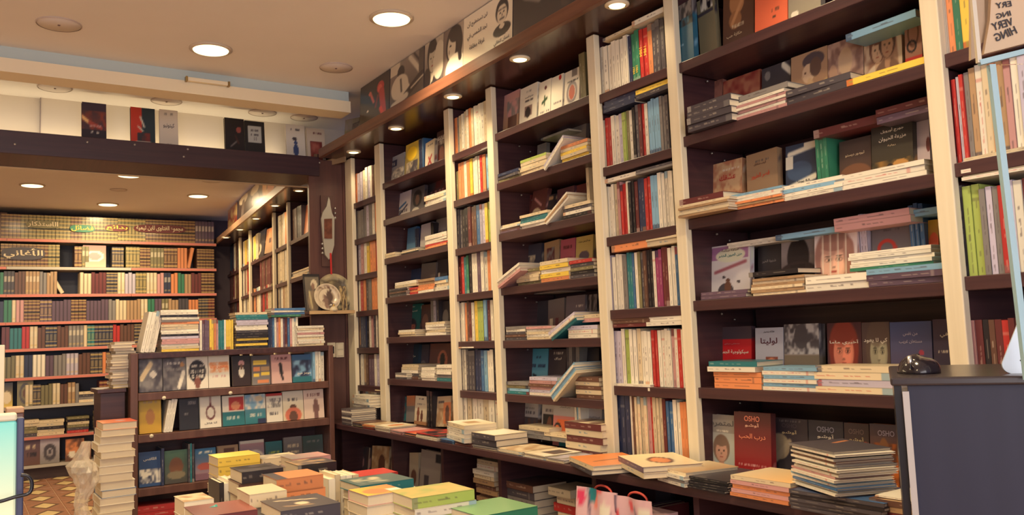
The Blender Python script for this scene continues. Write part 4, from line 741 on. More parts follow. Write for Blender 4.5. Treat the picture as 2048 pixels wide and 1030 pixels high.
FB('D', 3, 1036, 1080, 490, [('g', (.25, .24, .30), (.22, .22, .28)), ('r', .12, .15, .75, .75, (.70, .65, .58)), ('b', 'd', 'c', 7, .15, .18, .72, .72)], 'dark slate cover with pale figure square', d=.15)
FB('D', 3, 1088, 1118, 483, [('g', 'a', (.62, .55, .5)), ('b', 'm', 'e', 7, .2, .15, .7, .85)], 'tan cover with dark red lettering block', d=.15, roll=.05); FB('D', 3, 1119, 1148, 478, [('g', (.75, .38, .45), (.7, .32, .38)), ('t', .2, .8, .8, .05, 'm'), ('t', .2, .55, .8, .04, 'm')], 'rose pink cover', d=.15)
FB('D', 3, 1150, 1184, 472, [('g', 'y', 'y'), ('g', (.82, .72, .42), (.80, .70, .40)), ('e', .5, .55, .3, .12, 'v'), ('L', .3, .45, .5, .35, .02, 'd')], 'mustard yellow cover with violet shape', d=.15, title=[('عبد الرحمن منيف', .5, .88, .7, 'k', .06), ('قصة', .5, .08, .4, 'k', .08)])
stack(W, 999, 1040, Z('D', 3), 'pww', 'white pile slumping beside the post, '+WH('D', 3), t=.013, group='flat books, second wide bay', d=-.02, h=.19, roll=.34); ST('D', 3, 1034, 1079, 'zcccz', 'olive-cream pile', t=.014, d=.02); ST('D', 3, 1081, 1138, 'oywyc', 'orange and cream pile', t=.017); ST('D', 3, 1140, 1186, 'dkzdr', 'dark pile with red top', t=.014)
FB('D', 4, 1068, 1096, 603, [('g', 'd', 'k'), ('b', 'z', 'd', 4, .2, 0, .9, .35)], 'dark olive cover', d=.19); FB('D', 4, 1096, 1128, 600, [('g', 'e', 'h'), ('r', .1, .1, .3, .5, 'c'), ('r', .45, .1, .65, .5, 'm')], 'grey cover with brick-coloured bars', d=.17, roll=.05)
FB('D', 4, 1130, 1168, 592, [('g', (.45, .42, .45), (.4, .36, .38)), ('R', .4, .25, .3, .3, .15, 'k'), ('e', .4, .3, .18, .15, 'c'), ('t', .5, .75, .9, .04, 'w')], 'grey cover with a looping dark figure', d=.16); FB('D', 4, 1170, 1192, 590, [('b', 'k', 'e', 5)], 'black and grey cover at post', d=.17)
ST('D', 4, 1067, 1118, 'e', 'grey book laid across covers', .195, t=.012, d=.08); ST('D', 4, 1120, 1180, 'wde', 'pale trio laid across covers', .2, t=.010, d=.07)
ST('D', 4, 1011, 1050, 'dhdwe', 'grey-brown pile', t=.012); ST('D', 4, 1052, 1104, 'cwcwp', 'cream pile', t=.011); stack(W, 1106, 1150, Z('D', 4), 'twi', 'teal-edged trio slumping over, '+WH('D', 4), t=.012, group='flat books, second wide bay', h=.19, d=-.01, roll=.42); ST('D', 4, 1134, 1193, 'wwi', 'white pile beside post', t=.016); ST('D', 4, 1174, 1193, 'pc', 'small pink pile', .06, t=.015, h=.12, d=.03)
FB('D', 5, 1047, 1094, 699, [('g', (.30, .62, .75), (.55, .75, .80)), ('b', (.3, .6, .72), (.15, .2, .25), 6, 0, 0, 1, .14), ('L', .40, .38, .52, .34, .03, 'k'), ('t', .45, .8, .75, .04, 'n'), ('t', .3, .6, .9, .04, 'n')], 'sky blue cover with a small flying bird', d=.15)
FB('D', 5, 1095, 1130, 700, [('g', (.22, .18, .22), (.20, .16, .20)), ('t', .3, .9, .8, .03, 'w')], 'black-brown cover with small white title', d=.14, title=[('اوراق', .55, .78, .4, 'w', .07)])
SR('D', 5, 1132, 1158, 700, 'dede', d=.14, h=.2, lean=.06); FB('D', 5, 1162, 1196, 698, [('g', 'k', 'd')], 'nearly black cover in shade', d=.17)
ST('D', 5, 1013, 1055, 'tsze', 'teal-based pile', t=.013); ST('D', 5, 1057, 1112, 'wiphpi', 'mauve and white pile', t=.013); stack(W, 1113, 1155, Z('D', 5), 'cssws', 'pale blue pile slumping over, '+WH('D', 5), t=.010, group='flat books, second wide bay', h=.20, d=-.02, roll=.62); ST('D', 5, 1150, 1199, 'hchch', 'brown and white pile', t=.016)
def inst(top, pic, ds, px0, px1, py, **kw): FB('D', 6, px0, px1, py, [('g', (.72, .70, .70), (.70, .68, .68))]+pic, ds, **kw)
inst(0, [('b', 'd', 'h', 6, 0, 0, 1, .62), ('t', .2, .85, .8, .03, 'e'), ('t', .25, .72, .8, .05, 'd')], 'white-topped cover with dark carved picture', 1041, 1074, 808, d=.10, t=.03)
inst(0, [('r', .1, 0, 1, .72, 'k'), ('e', .6, .3, .3, .22, (.55, .35, .28)), ('e', .65, .5, .18, .16, (.45, .28, .22)), ('t', .3, .8, .9, .05, 'd')], 'grey-topped cover with crouching figure on black', 1082, 1106, 808, d=.09)
inst(0, [('r', 0, 0, 1, .70, (.80, .48, .45)), ('r', .2, .28, 1, .62, (.88, .42, .22)), ('r', .3, 0, 1, .25, (.12, .48, .52)), ('e', .22, .42, .16, .12, 'k'), ('e', .2, .35, .12, .12, (.9, .5, .3))], 'white-topped cover with pink, orange and teal beach picture', 1105, 1148, 808, d=.06, t=.026, title=[('أرض السودان', .55, .90, .5, 'k', .05)])
inst(0, [('r', .1, 0, 1, .62, (.22, .24, .38)), ('e', .55, .44, .22, .11, 'c'), ('e', .55, .24, .15, .06, 'c'), ('L', .4, .1, .8, .1, .04, 'e')], 'white-topped cover with pale mushroom cloud on navy', 1166, 1202, 815, d=.08, t=.03, title=[('قسمة الغرماء', .6, .74, .6, 'd', .05)])
SR('D', 6, 1152, 1164, 812, 'wsw', d=.05, h=.21)
# --- third wide bay (F)
FB('F', 0, 1350, 1394, 6, [('g', (.12, .36, .46), (.12, .34, .44)), ('b', 'k', 'e', 8, 0, .72, 1, 1), ('b', 'k', (.12, .36, .46), 9, 0, .6, 1, .74), ('t', .1, .3, .5, .02, 's')], 'teal cover with a dark crowd picture at top', d=.02, lean=.02, yaw=-.12)
FB('F', 0, 1402, 1436, -14, [('g', (.50, .48, .38), (.58, .52, .40)), ('b', 'k', 'w', 7, .2, .8, .9, 1), ('r', 0, .72, .9, .78, 'd')], 'khaki cover with black and white sketch', d=.08, roll=.10)
FB('F', 0, 1446, 1508, -40, [('g', (.40, .28, .20), (.33, .22, .18)), ('e', .45, .72, .24, .2, (.68, .48, .32)), ('e', .4, .45, .2, .14, (.6, .42, .28)), ('L', .3, .4, .65, .75, .04, (.75, .55, .38)), ('t', .3, .35, .7, .02, 'c')], 'brown cover with hands and cream Arabic title', d=.07, title=[('حكاية حب', .38, .22, .5, 'c', .06)])
FB('F', 0, 1510, 1575, -80, [('g', (.93, .46, .32), (.92, .44, .30)), ('t', .2, .6, .8, .02, 'h'), ('t', .5, .32, .75, .03, 'h'), ('e', .6, .22, .05, .02, 'h')], 'coral orange cover', d=.06, title=[('والنور', .4, .72, .5, 'h', .09)])
FB('F', 0, 1577, 1642, -100, [('g', 'e', (.60, .56, .48)), ('e', .2, .14, .12, .05, 'w')], 'grey-beige cover with small white emblem', d=.06)
FB('F', 1, 1396, 1444, 163, [('g', (.52, .33, .30), (.45, .28, .25)), ('b', (.45, .28, .25), (.6, .4, .35), 6), ('e', .5, .5, .22, .3, 'k'), ('L', .6, .7, .9, .3, .04, 'k')], 'rust brown cover with black crouching shape', d=.16)
FB('F', 1, 1446, 1520, 148, [('b', (.55, .22, .2), (.7, .45, .35), 5), ('e', .45, .45, .12, .22, (.92, .84, .62)), ('e', .3, .6, .1, .08, 'a')], 'red-brown painted cover with white dog shape', d=.16)
FB('F', 1, 1524, 1582, 126, [('g', 'd', (.2, .2, .2)), ('L', .75, .95, 1, .8, .06, 'w'), ('L', .3, .6, .5, .3, .04, 'e'), ('e', .2, .85, .1, .08, 'e')], 'dark grey cover with white feather marks', d=.15)
FB('F', 1, 1583, 1656, 100, [('g', (.72, .58, .46), (.66, .50, .38)), ('e', .62, .84, .30, .13, (.35, .3, .32)), ('e', .48, .64, .17, .16, (.86, .73, .60)), ('e', .68, .72, .16, .16, (.42, .32, .28)), ('e', .32, .60, .03, .02, (.80, .66, .52)), ('e', .40, .66, .03, .015, 'h'), ('L', .52, .50, .60, .40, .06, (.82, .68, .52)), ('L', .45, .12, .98, .34, .14, (.82, .68, .46)), ('L', .2, .05, .5, .3, .03, (.6, .45, .34))], 'sepia cover with sketched woman in profile', d=.14)
FB('F', 1, 1657, 1728, 75, [('b', (.55, .42, .38), (.75, .62, .55), 7), ('r', 0, 0, 1, .3, (.38, .26, .22)), ('e', .5, .65, .2, .22, (.8, .68, .56)), ('e', .15, .5, .12, .15, (.75, .6, .5))], 'faded brown cover with old man picture', d=.14)
FB('F', 1, 1730, 1806, 40, [('g', (.52, .36, .30), (.38, .25, .20)), ('b', (.60, .44, .36), (.80, .70, .60), 5), ('P', .36, .62, .62, (.80, .66, .54), (.45, .30, .24), (.86, .78, .68), 1.3), ('P', .62, .66, .62, (.72, .56, .45), (.36, .26, .22), (.50, .38, .32), 1.3), ('L', .9, .9, .98, .3, .06, (.84, .76, .66)), ('r', 0, 0, 1, .25, (.36, .24, .20))], 'brown cover with embracing couple picture', d=.14)
FB('F', 1, 1812, 1846, 20, [('g', (.60, .45, .40), (.60, .42, .36)), ('r', 0, 0, 1, .35, 'r'), ('R', .5, .7, .3, .2, .15, 'h'), ('R', .4, .5, .25, .08, .2, 'k')], 'patterned cover with red lower half', d=.12)
ST('F', 1, 1372, 1462, 'dddd', 'dark grey pile', t=.021, h=.185, d=-.03); ST('F', 1, 1460, 1578, 'pwpwpw', 'pink and white striped pile', t=.009, h=.20); ST('F', 1, 1461, 1578, 'e', 'grey book slanting on pink pile', .058, t=.016, h=.20, d=.01)
ST('F', 1, 1578, 1690, 'dd', 'long charcoal pair', t=.020, h=.21); ST('F', 1, 1698, 1838, 'y', 'yellow book lying alone', t=.020, h=.22)
ST('F', 1, 1702, 1824, 's', 'laid over couple cover', W.zat(1762, 58, .06)-Z('F', 1), t=.021, d=.06, h=.21)
FB('F', 2, 1420, 1484, 322, [('g', 'c', 'p'), ('b', (.82, .68, .52), (.72, .48, .36), 8), ('e', .25, .3, .22, .18, (.85, .45, .25)), ('t', .4, .85, .9, .03, 'w')], 'cream and orange swirling patterned cover', d=.13, t=.024, title=[('عشقك', .55, .72, .5, 'r', .1)])
FB('F', 2, 1496, 1558, 302, [('g', (.62, .50, .38), (.58, .46, .36)), ('b', (.58, .46, .36), (.3, .25, .22), 9, 0, 0, 1, .32), ('t', .3, .85, .75, .02, 'd')], 'tan cover with red title and dark engraving', d=.12, t=.024, roll=.04, title=[('قصر الطيور', .45, .60, .6, (.8, .3, .2), .1), ('اليف شافاق', .45, .80, .4, 'h', .05)])
FB('F', 2, 1572, 1634, 285, [('g', (.20, .26, .36), (.16, .20, .28)), ('L', .1, .85, .95, .92, .04, 'w'), ('r', .6, .9, .98, .99, 'w'), ('e', .45, .55, .4, .16, (.25, .33, .45)), ('L', .15, .30, .95, .42, .05, 'w'), ('L', .2, .05, .9, .12, .06, 'w'), ('r', 0, .6, .25, .82, 'w')], 'navy cover with white ribbons and bearded face', d=.12, title=[('٤٨ يوما', .6, .37, .4, 'k', .05)])
SR('F', 2, 1638, 1662, 280, 'ggg', d=.10, h=.205)
FB('F', 2, 1680, 1744, 276, [('g', (.24, .20, .20), (.36, .24, .20)), ('e', .5, .35, .5, .2, (.45, .30, .22)), ('r', 0, 0, 1, .02, 'h')], 'dark brown cover with red lettering at foot', d=.12, title=[('ثيودور ديستو', .5, .72, .6, 'c', .06), ('فيهم', .5, .08, .7, (.85, .3, .2), .1)])
FB('F', 2, 1745, 1828, 240, [('g', (.18, .18, .18), (.26, .22, .16)), ('b', (.2, .19, .15), (.62, .45, .22), 4, 0, .05, 1, .42), ('e', .7, .3, .2, .1, (.75, .55, .3)), ('e', .45, .2, .12, .16, 'k'), ('e', .25, .22, .3, .1, 'c')], 'black cover with white title over golden field', d=.11, t=.028, title=[('جورج أورويل', .52, .86, .56, 'w', .07), ('مزرعة الحيوان', .52, .74, .66, 'w', .075), ('رواية', .5, .63, .2, 'c', .03)])
FB('F', 2, 1832, 1862, 240, [('g', 'i', (.8, .72, .76)), ('e', .9, .6, .15, .12, 'm')], 'pale lilac cover half hidden by post', d=.13)
ST('F', 2, 1638, 1748, 'm', 'maroon book laid over green spines', W.zat(1693, 262, .08)-Z('F', 2), t=.024, d=.08, h=.21); ST('F', 2, 1776, 1858, 'vm', 'purple pair laid over black cover', W.zat(1820, 232, .06)-Z('F', 2), t=.019, d=.06, h=.19)
ST('F', 2, 1360, 1452, 'accac', 'brown-edged pile poking out', t=.008, d=-.05, h=.21); ST('F', 2, 1361, 1446, 'm', 'topping the brown-edged pile', .040, t=.020, d=-.045, h=.19)
ST('F', 2, 1454, 1560, 'oaowws', 'orange and white thin pile', t=.008, h=.215, d=-.01); ST('F', 2, 1562, 1680, 'wwsw', 'white pile', t=.011, h=.215); ST('F', 2, 1684, 1832, 'www', 'long white pile', t=.013, h=.26)
FB('F', 3, 1414, 1500, 490, [('g', (.78, .76, .78), (.80, .78, .80)), ('r', .12, .72, .95, .98, (.60, .42, .58)), ('e', .55, .80, .34, .13, (.80, .80, .72)), ('L', .2, .5, .9, .66, .03, (.6, .35, .4)), ('e', .45, .15, .18, .14, 'd'), ('S', .5, .22, .4, 'h'), ('e', .4, .4, .04, .03, 'd'), ('e', .75, .3, .04, .03, 'd'), ('r', .02, .72, .12, .95, 'v')], 'white cover with purple speech plaque and small sketch', d=.10, t=.02, title=[('اسامة سلامة', .55, .9, .4, 'h', .05), ('حزن العيون الخضر', .55, .80, .55, 't', .07)])
FB('F', 3, 1516, 1562, 480, [('g', (.14, .13, .15), (.2, .18, .2)), ('b', 'k', 'e', 7, .1, .05, .8, .4), ('L', .5, .3, .3, .05, .03, 'e')], 'black cover with a grey insect-like sketch', d=.14, title=[('شهوة الخير', .5, .62, .6, 'e', .06)])
FB('F', 3, 1563, 1632, 470, [('g', (.70, .66, .66), (.20, .16, .18)), ('r', 0, 0, 1, .45, (.22, .17, .19)), ('e', .50, .62, .32, .34, (.13, .10, .13)), ('e', .5, .3, .6, .25, (.2, .15, .17)), ('r', .28, .3, .7, .5, (.14, .11, .13))], 'grey cover with a black silhouette head', d=.14, title=[('الصبية', .62, .26, .5, 'w', .10), ('والليل', .66, .12, .5, 'w', .10)])
FB('F', 3, 1630, 1716, 458, [('g', (.88, .82, .82), (.86, .80, .80)), ('Q', .46, .54, 1.0, (.86, .68, .60), (.58, .41, .38), (.84, .45, .42)), ('L', .80, .7, .86, .1, .12, (.64, .46, .42))]+[('L', x, .05, x, .93, .012, 'w') for x in (.2, .38, .56, .74)], 'pale cover with woman\'s face behind white bars', d=.10, t=.022, title=[('شهد الرحيل', .5, .93, .4, 'd', .04)])
SR('F', 3, 1718, 1742, 455, 'iii', d=.12, h=.215)
FB('F', 3, 1746, 1826, 450, [('g', (.40, .38, .42), (.50, .50, .52)), ('R', .38, .62, .20, .13, .22, (.75, .22, .2)), ('L', .22, .55, .42, .32, .035, (.75, .22, .2)), ('L', .62, .62, .5, .38, .03, (.7, .25, .22)), ('L', .5, .2, .78, .42, .022, 'w'), ('L', .8, .48, .86, .4, .03, 'w'), ('t', .3, .92, .7, .03, 'd')], 'grey cover with red heart trail and white aeroplane', d=.12, t=.024, name='displayed_book')
SR('F', 3, 1828, 1856, 440, 'bbb', d=.12, h=.22); FB('F', 3, 1857, 1880, 440, [('g', (.80, .62, .2), (.45, .2, .22)), ('e', .6, .55, .5, .25, (.85, .35, .2))], 'yellow to red shaded cover cut off by post', d=.13)
ST('F', 3, 1466, 1560, 'ww', 'white pair laid over the covers', W.zat(1513, 490, .10)-Z('F', 3), t=.010, d=.10, h=.24); ST('F', 3, 1562, 1682, 's', 'pale blue book laid over covers', W.zat(1622, 472, .08)-Z('F', 3), t=.017, d=.08, h=.26); ST('F', 3, 1684, 1804, 'pp', 'dusty pink pair laid over covers', W.zat(1744, 455, .06)-Z('F', 3), t=.020, d=.06, h=.225); ST('F', 3, 1808, 1868, 's', 'pale blue book beside post', W.zat(1840, 432, .08)-Z('F', 3), t=.02, d=.08, h=.14)
ST('F', 3, 1402, 1492, 'vv', 'purple-brown thin pair', t=.011, h=.19); ST('F', 3, 1502, 1612, 'cacaca', 'cream and tan thin pile', t=.009, h=.19); ST('F', 3, 1496, 1598, 'k', 'black book topping the cream pile', .057, t=.015, h=.18)
ST('F', 3, 1614, 1740, 'ww', 'white pair with red mark', t=.020, h=.21); ST('F', 3, 1750, 1880, 'vvs', 'blue-purple pile', t=.015, h=.22); ST('F', 3, 1700, 1862, 'gwwww', 'white splayed pile on the blue pile', .047, t=.010, h=.235, d=.03)
FB('F', 4, 1428, 1504, 655, [('g', (.28, .22, .26), (.24, .2, .24)), ('r', 0, .38, 1, .78, (.78, .12, .15)), ('L', 0, .36, 1, .42, .02, 'd')], 'dark cover with a broad red band', d=.13, lean=.08, title=[('مصطفى حجازي', .5, .70, .4, 'p', .03), ('سيكولوجية الجماهير', .5, .56, .85, 'w', .08)])
FB('F', 4, 1512, 1568, 657, [('g', (.70, .70, .76), (.74, .72, .76)), ('r', .38, .12, .8, .50, (.55, .30, .25)), ('e', .58, .35, .2, .13, (.85, .55, .42)), ('e', .45, .2, .1, .08, 'd')], 'white-lilac cover with small torn portrait', d=.12, lean=.08, title=[('لوليتا', .5, .76, .6, (.35, .12, .18), .13), ('فلاديمير', .5, .93, .4, 'd', .04)])
FB('F', 4, 1570, 1640, 650, [('g', (.66, .62, .62), (.48, .43, .38)), ('r', 0, 0, 1, .50, (.47, .42, .36)), ('b', 'd', (.72, .7, .7), 9, 0, .51, 1, 1), ('e', .5, .8, .2, .2, 'd')], 'grey-brown cover with dark crowned figure', d=.12, t=.03, lean=.08, title=[('سقوط الحضارة', .5, .28, .7, 'h', .08)])
FB('F', 4, 1657, 1726, 647, [('g', (.28, .14, .18), (.30, .15, .18)), ('Q', .48, .60, .95, (.86, .52, .42), (.52, .19, .15), (.84, .66, .56))], 'maroon cover with red-toned child\'s face', d=.12, lean=.08, title=[('أخبري ماما', .5, .70, .84, 'w', .08)])
FB('F', 4, 1727, 1783, 646, [('g', (.32, .26, .26), (.30, .20, .22)), ('Q', .60, .60, 1.0, (.64, .62, .52), (.36, .29, .26), (.3, .2, .22))], 'grey-green toned cover with young face', d=.12, lean=.08, title=[('كي لا يعود', .5, .72, .85, 'w', .09)])
FB('F', 4, 1784, 1868, 645, [('g', (.26, .32, .50), (.42, .34, .46)), ('e', .75, .55, .06, .04, (.7, .25, .35))], 'blue-violet shaded cover behind the mouse', d=.12, lean=.08, title=[('من نفس', .5, .82, .35, 'i', .06), ('مستعان غريب', .5, .71, .55, 'i', .06)])
FB('F', 4, 1871, 1903, 640, [('g', (.26, .20, .30), (.24, .24, .36)), ('t', .3, .55, .9, .03, 'w')], 'dark violet cover cut off by post', d=.12, lean=.08, title=[('في', .7, .78, .5, 'w', .07)])
ST('F', 4, 1424, 1526, 'ooo', 'orange pile', t=.0165, h=.19); ST('F', 4, 1410, 1512, 'wt', 'dark teal book above the orange pile', .052, t=.016, h=.19, d=-.01)
ST('F', 4, 1528, 1634, 'wswsws', 'white and pale blue thin pile', t=.0115, h=.19); ST('F', 4, 1636, 1778, 'cicc', 'white pile with bold mark', t=.019, h=.235)
FB('F', 5, 1409, 1473, 832, [('g', (.72, .70, .66), (.70, .74, .72)), ('r', 0, .68, 1, 1, (.60, .57, .54)), ('P', .55, .36, .72, (.78, .60, .52), (.50, .40, .34), (.50, .34, .40)), ('e', .25, .12, .1, .06, (.85, .7, .65)), ('t', .4, .71, .9, .02, 'w')], 'grey cover of a retro woman in mauve', d=.06, lean=.07, title=[('المتمردة', .55, .84, .9, (.40, .38, .38), .13)])
FB('F', 5, 1470, 1544, 828, [('g', (.32, .18, .18), (.62, .12, .14)), ('g', (.30, .17, .17), (.62, .12, .14)), ('t', .1, .18, .85, .015, 'p'), ('t', .5, .12, .85, .015, 'p')], 'dark red cover titled in Arabic beneath OSHO', d=.03, t=.022, lean=.07, title=[('OSHO', .5, .90, .42, (.86, .52, .42), .085), ('أوشو', .5, .80, .38, (.9, .7, .6), .07), ('درب الحب', .5, .62, .72, (.86, .52, .40), .10)])
FB('F', 5, 1546, 1618, 840, [('g', (.26, .23, .26), (.24, .22, .25)), ('e', .20, .52, .30, .22, (.66, .60, .50)), ('L', .1, .3, .5, .6, .06, (.7, .64, .54)), ('t', .2, .95, .8, .02, 'e')], 'charcoal OSHO cover with pale hand', d=.09, lean=.07, title=[('OSHO', .5, .88, .42, (.36, .32, .34), .07), ('أوشو', .5, .77, .42, (.85, .78, .6), .075)])
FB('F', 5, 1620, 1690, 845, [('g', (.24, .24, .28), (.24, .22, .26)), ('r', 0, 0, 1, .3, 'd')], 'charcoal OSHO cover with large white title', d=.09, lean=.07, title=[('OSHO', .5, .86, .50, (.62, .62, .68), .09), ('أوشو', .5, .75, .48, 'w', .08), ('البحث', .55, .54, .66, 'w', .12)])
FB('F', 5, 1692, 1742, 850, [('g', (.32, .27, .28), (.30, .20, .2)), ('e', .85, .62, .25, .10, (.85, .30, .18)), ('r', .5, 0, 1, .3, (.7, .25, .15)), ('e', .4, .35, .3, .2, (.25, .3, .25))], 'grey-brown OSHO cover with orange brush mark', d=.09, lean=.07, title=[('OSHO', .5, .87, .62, (.52, .44, .42), .08), ('أوشو', .5, .75, .60, (.85, .78, .6), .08)])
FB('F', 5, 1744, 1800, 852, [('g', (.30, .26, .30), (.62, .30, .16)), ('b', (.80, .42, .18), (.45, .25, .15), 6, .15, 0, 1, .72), ('e', .5, .5, .22, .3, (.55, .36, .22))], 'OSHO cover with orange painted deity-like figure', d=.07, lean=.07, title=[('OSHO', .6, .87, .6, (.7, .65, .7), .08), ('التانترا', .6, .1, .7, (.95, .75, .4), .1)])
ST('F', 5, 1512, 1608, 'se', 'pale blue pair laid on the covers', .245, t=.012, d=.10, h=.2); ST('F', 5, 1610, 1700, 'kcwc', 'cream and red thin pile laid on covers', .232, t=.010, d=.10, h=.2); ST('F', 5, 1702, 1782, 'bbe', 'blue thin pile laid on covers', .232, t=.012, d=.10, h=.2)
# --- bay behind the glass (G)
SR('G', 0, 1884, 1962, -10, 'wogya', h=.235); SR('G', 1, 1907, 1950, 165, 'mrire', h=.22); SR('G', 1, 1950, 2100, 140, 'awcoapwiro', h=.235)
SR('G', 2, 1926, 1938, 378, 'd', h=.225); SR('G', 2, 1938, 1972, 376, 'll', h=.225); SR('G', 2, 1972, 2090, 372, 'eieriwmp', h=.215); ST('G', 2, 1968, 2066, 'wcwcwc', 'white striped pile on the upright row', .228, t=.009, h=.21)
SR('G', 3, 1948, 1962, 620, 'p', h=.20); SR('G', 3, 1962, 2100, 620, 'mkhmrmhrmp', h=.195)

# ================================================================ counter ledge piles (a front row on the ledge)
CO = Fr((1.80, 4.9, 0), (0, -1, 0), (1, 0, 0)); CW = 'on the counter ledge'
def CS(px0, px1, cols, nm, zo=0, **kw): kw.setdefault('group', 'piles on the counter ledge'); kw.setdefault('h', None); return stack(CO, px0, px1, CTOP+zo, cols, f'{nm}, {CW}', **kw)
CS(683, 702, 'dedwdewd', 'dark striped pile next to pillar', top=816, w=.15); CS(704, 722, 'dzddh', 'grey olive pile, second from pillar', top=846, w=.15)
CS(704, 738, 'wwww', 'white block of four beside the pillar', .082, t=.018, d=.13, w=.13, topc='w'); CS(724, 747, 'rhoo', 'red-brown pile', top=850, w=.15, topimg=[('b', 'c', 'a', 5)])
CS(749, 777, 'wcwcwc', 'white pile below orange picture book', top=853, w=.15, topimg=[('g', 'c', 'w'), ('e', .5, .5, .3, .2, 'o')]); CS(779, 804, 'ppep', 'pink pile', top=863, w=.15)
CS(806, 830, 'dohd', 'dark low pile', top=872, w=.15, topimg=[('g', 'o', 'r')]); CS(832, 874, 'wcwckr', 'white pile with black and red top', top=874, w=.16, topimg=[('g', 'k', 'm'), ('b', 'k', 'r', 4)])
CS(879, 907, 'nbnb', 'navy striped pile', top=884, w=.16); CS(909, 940, 'mhmh', 'brown striped pile', top=890, w=.16)
p_ = CO.zat(910, 884)-CTOP; CS(886, 940, 'wwwc', 'big cream pile of four', p_+.004, t=.0195, d=.0, w=.15, yaw=-.20, topimg=[('g', 'c', 'w'), ('r', .3, .3, .7, .7, 'a')])
CS(943, 990, 'cee', 'cream base pile', top=893, w=.16); CS(942, 990, 'dd', 'pair of dark thick books', CO.zat(966, 893)-CTOP+.002, t=.024, w=.16, topimg=[('g', 'c', 'c'), ('r', .1, .1, .9, .9, 'w')], topc='d')
CS(993, 1042, 'wcwc', 'cream magazines', top=905, w=.17, topimg=[('b', 'c', 'a', 5)]); CS(1044, 1090, 'wcwc', 'white magazines with dark picture', top=912, w=.17, topimg=[('g', 'w', 'c'), ('b', 'h', 'd', 4, .2, .3, .7, .9)]); CS(1092, 1128, 'cwe', 'thin pale magazines', top=924, w=.17, topimg=[('b', 'i', 'e', 5)])
stack(W, 1132, 1204, CTOP, 'mcmcm', 'maroon and white thick pile beside post, counter ledge', t=.024, d=-.04, w=.17, group='piles on the counter ledge', topimg=[('b', 'h', 'c', 4)]); stack(W, 1036, 1098, CTOP+.03, 'eec', 'pale pile before the white-topped covers, counter ledge', t=.016, d=.0, group='piles on the counter ledge'); stack(W, 1100, 1132, CTOP+.03, 'ec', 'small cream pair before beach cover, counter ledge', t=.018, d=.0, group='piles on the counter ledge', h=.2)
CS(1126, 1218, 'dc', 'orange-topped magazine', t=.014, w=.20, d=-.05, yaw=-.35, topimg=[('g', 'o', (.86, .50, .22)), ('L', .2, .5, .8, .6, .02, 'h')]); 
CS(1218, 1330, 'cv', 'cream book with orange oval', .018, t=.018, w=.19, d=-.04, yaw=-.40, topimg=[('g', 'c', (.92, .86, .68)), ('e', .5, .55, .2, .26, 'h'), ('e', .5, .55, .15, .2, 'o')]); CS(1312, 1384, 'wewc', 'tan-topped thin pile', t=.011, w=.19, d=-.02, yaw=-.2, topimg=[('g', 'a', 'c')])
CS(1376, 1452, 'kkkkk', 'black pile with silver marks', top=958, w=.20, d=-.02, topimg=[('g', 'k', 'd')]); CS(1462, 1580, 'opopc', 'peach and cream thin pile', top=960, w=.17, d=-.02, topimg=[('g', (.92, .72, .48), 'c')])
CS(1584, 1760, 'dddkd', 'dark thin base pile below the tall stack', t=.009, w=.2, d=-.04, h=.26, topimg=[('g', 'b', 'n')])
yw = .42
tall = 'nwwbwswpwwwewhwkwe'[:18]
stack(CO, 1585, 1700, CTOP+.046, tall, 'tall slanting stack before OSHO covers', t=.0060, d=-.03, w=.16, h=.20, yaw=-.38, edgeview=False, group='tall stack before the OSHO covers', topimg=[('g', 'd', (.3, .27, .3)), ('L', .1, .2, .4, .3, .03, 'o')], jit=.018)
CS(1760, 1880, 'hmah', 'brown pile under the blank notepad', t=.013, w=.17, d=-.02, h=.2, topimg=[('b', 'h', 'a', 4)]); CS(1762, 1822, 'w', 'blank white notepad', .054, t=.004, w=.13, d=-.01, h=.11, topimg=[('g', 'w', 'w')])

# ================================================================ under the counter
UB = Fr((1.90, 4.9, 0), (0, -1, 0), (1, 0, 0)); UZ = .42; ug = 'books in the base cabinet'
def UF(px0, px1, py, ops, ds, **kw): kw.setdefault('d', .05); return face_book(UB, px0, px1, py, UZ, ops, ds, 'in base cabinet', group=ug, **kw)
def US(px0, px1, cols, nm, **kw): return stack(UB, px0, px1, UZ, cols, f'{nm} in base cabinet', group=ug, **kw)
UF(697, 735, 893, [('b', 'd', 'h', 4), ('r', 0, 0, .12, 1, 'c'), ('e', .6, .4, .2, .25, 'p')], 'dark framed cover with pink tint', d=.1); UF(742, 776, 897, [('b', 'c', 'a', 5), ('e', .6, .45, .2, .3, 'h')], 'cream cover with brown sketch', roll=.06)
UF(818, 836, 910, [('g', 'c', 'e'), ('e', .5, .35, .3, .2, 'h')], 'pale cover leaning outward', roll=.1); UF(838, 878, 905, [('g', (.70, .66, .62), 'e'), ('r', .2, .12, .45, .45, 'd'), ('r', .75, .75, 1, .95, 'k')], 'grey-white cover with dark block', t=.03)
US(950, 992, 'zdeahahacwwc', 'crooked cream-topped pile', t=.020, jit=.03); US(1010, 1068, 'ceeedh', 'pile topped by dark brown book', t=.030, w=.17, topimg=[('g', 'h', 'd')]); US(1104, 1148, 'cccrcc', 'yellowed pile with a red book', t=.032, w=.14, jit=.03)
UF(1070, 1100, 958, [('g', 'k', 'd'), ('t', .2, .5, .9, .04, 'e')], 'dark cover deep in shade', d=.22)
SR_ = spine_row(UB, 1296, 1322, 985, UZ, 'vkm', 'base cabinet beside floral bag', h=.2, d=.02, group=ug); US(1330, 1410, 'ewdbw', 'blue-grey paper pile', t=.022, w=.2); US(1412, 1490, 'wde', 'pale papers pile', t=.02, w=.2); UF(1260, 1340, 972, [('g', 'd', 'n')], 'dark blue wide cover in shade', d=.24)
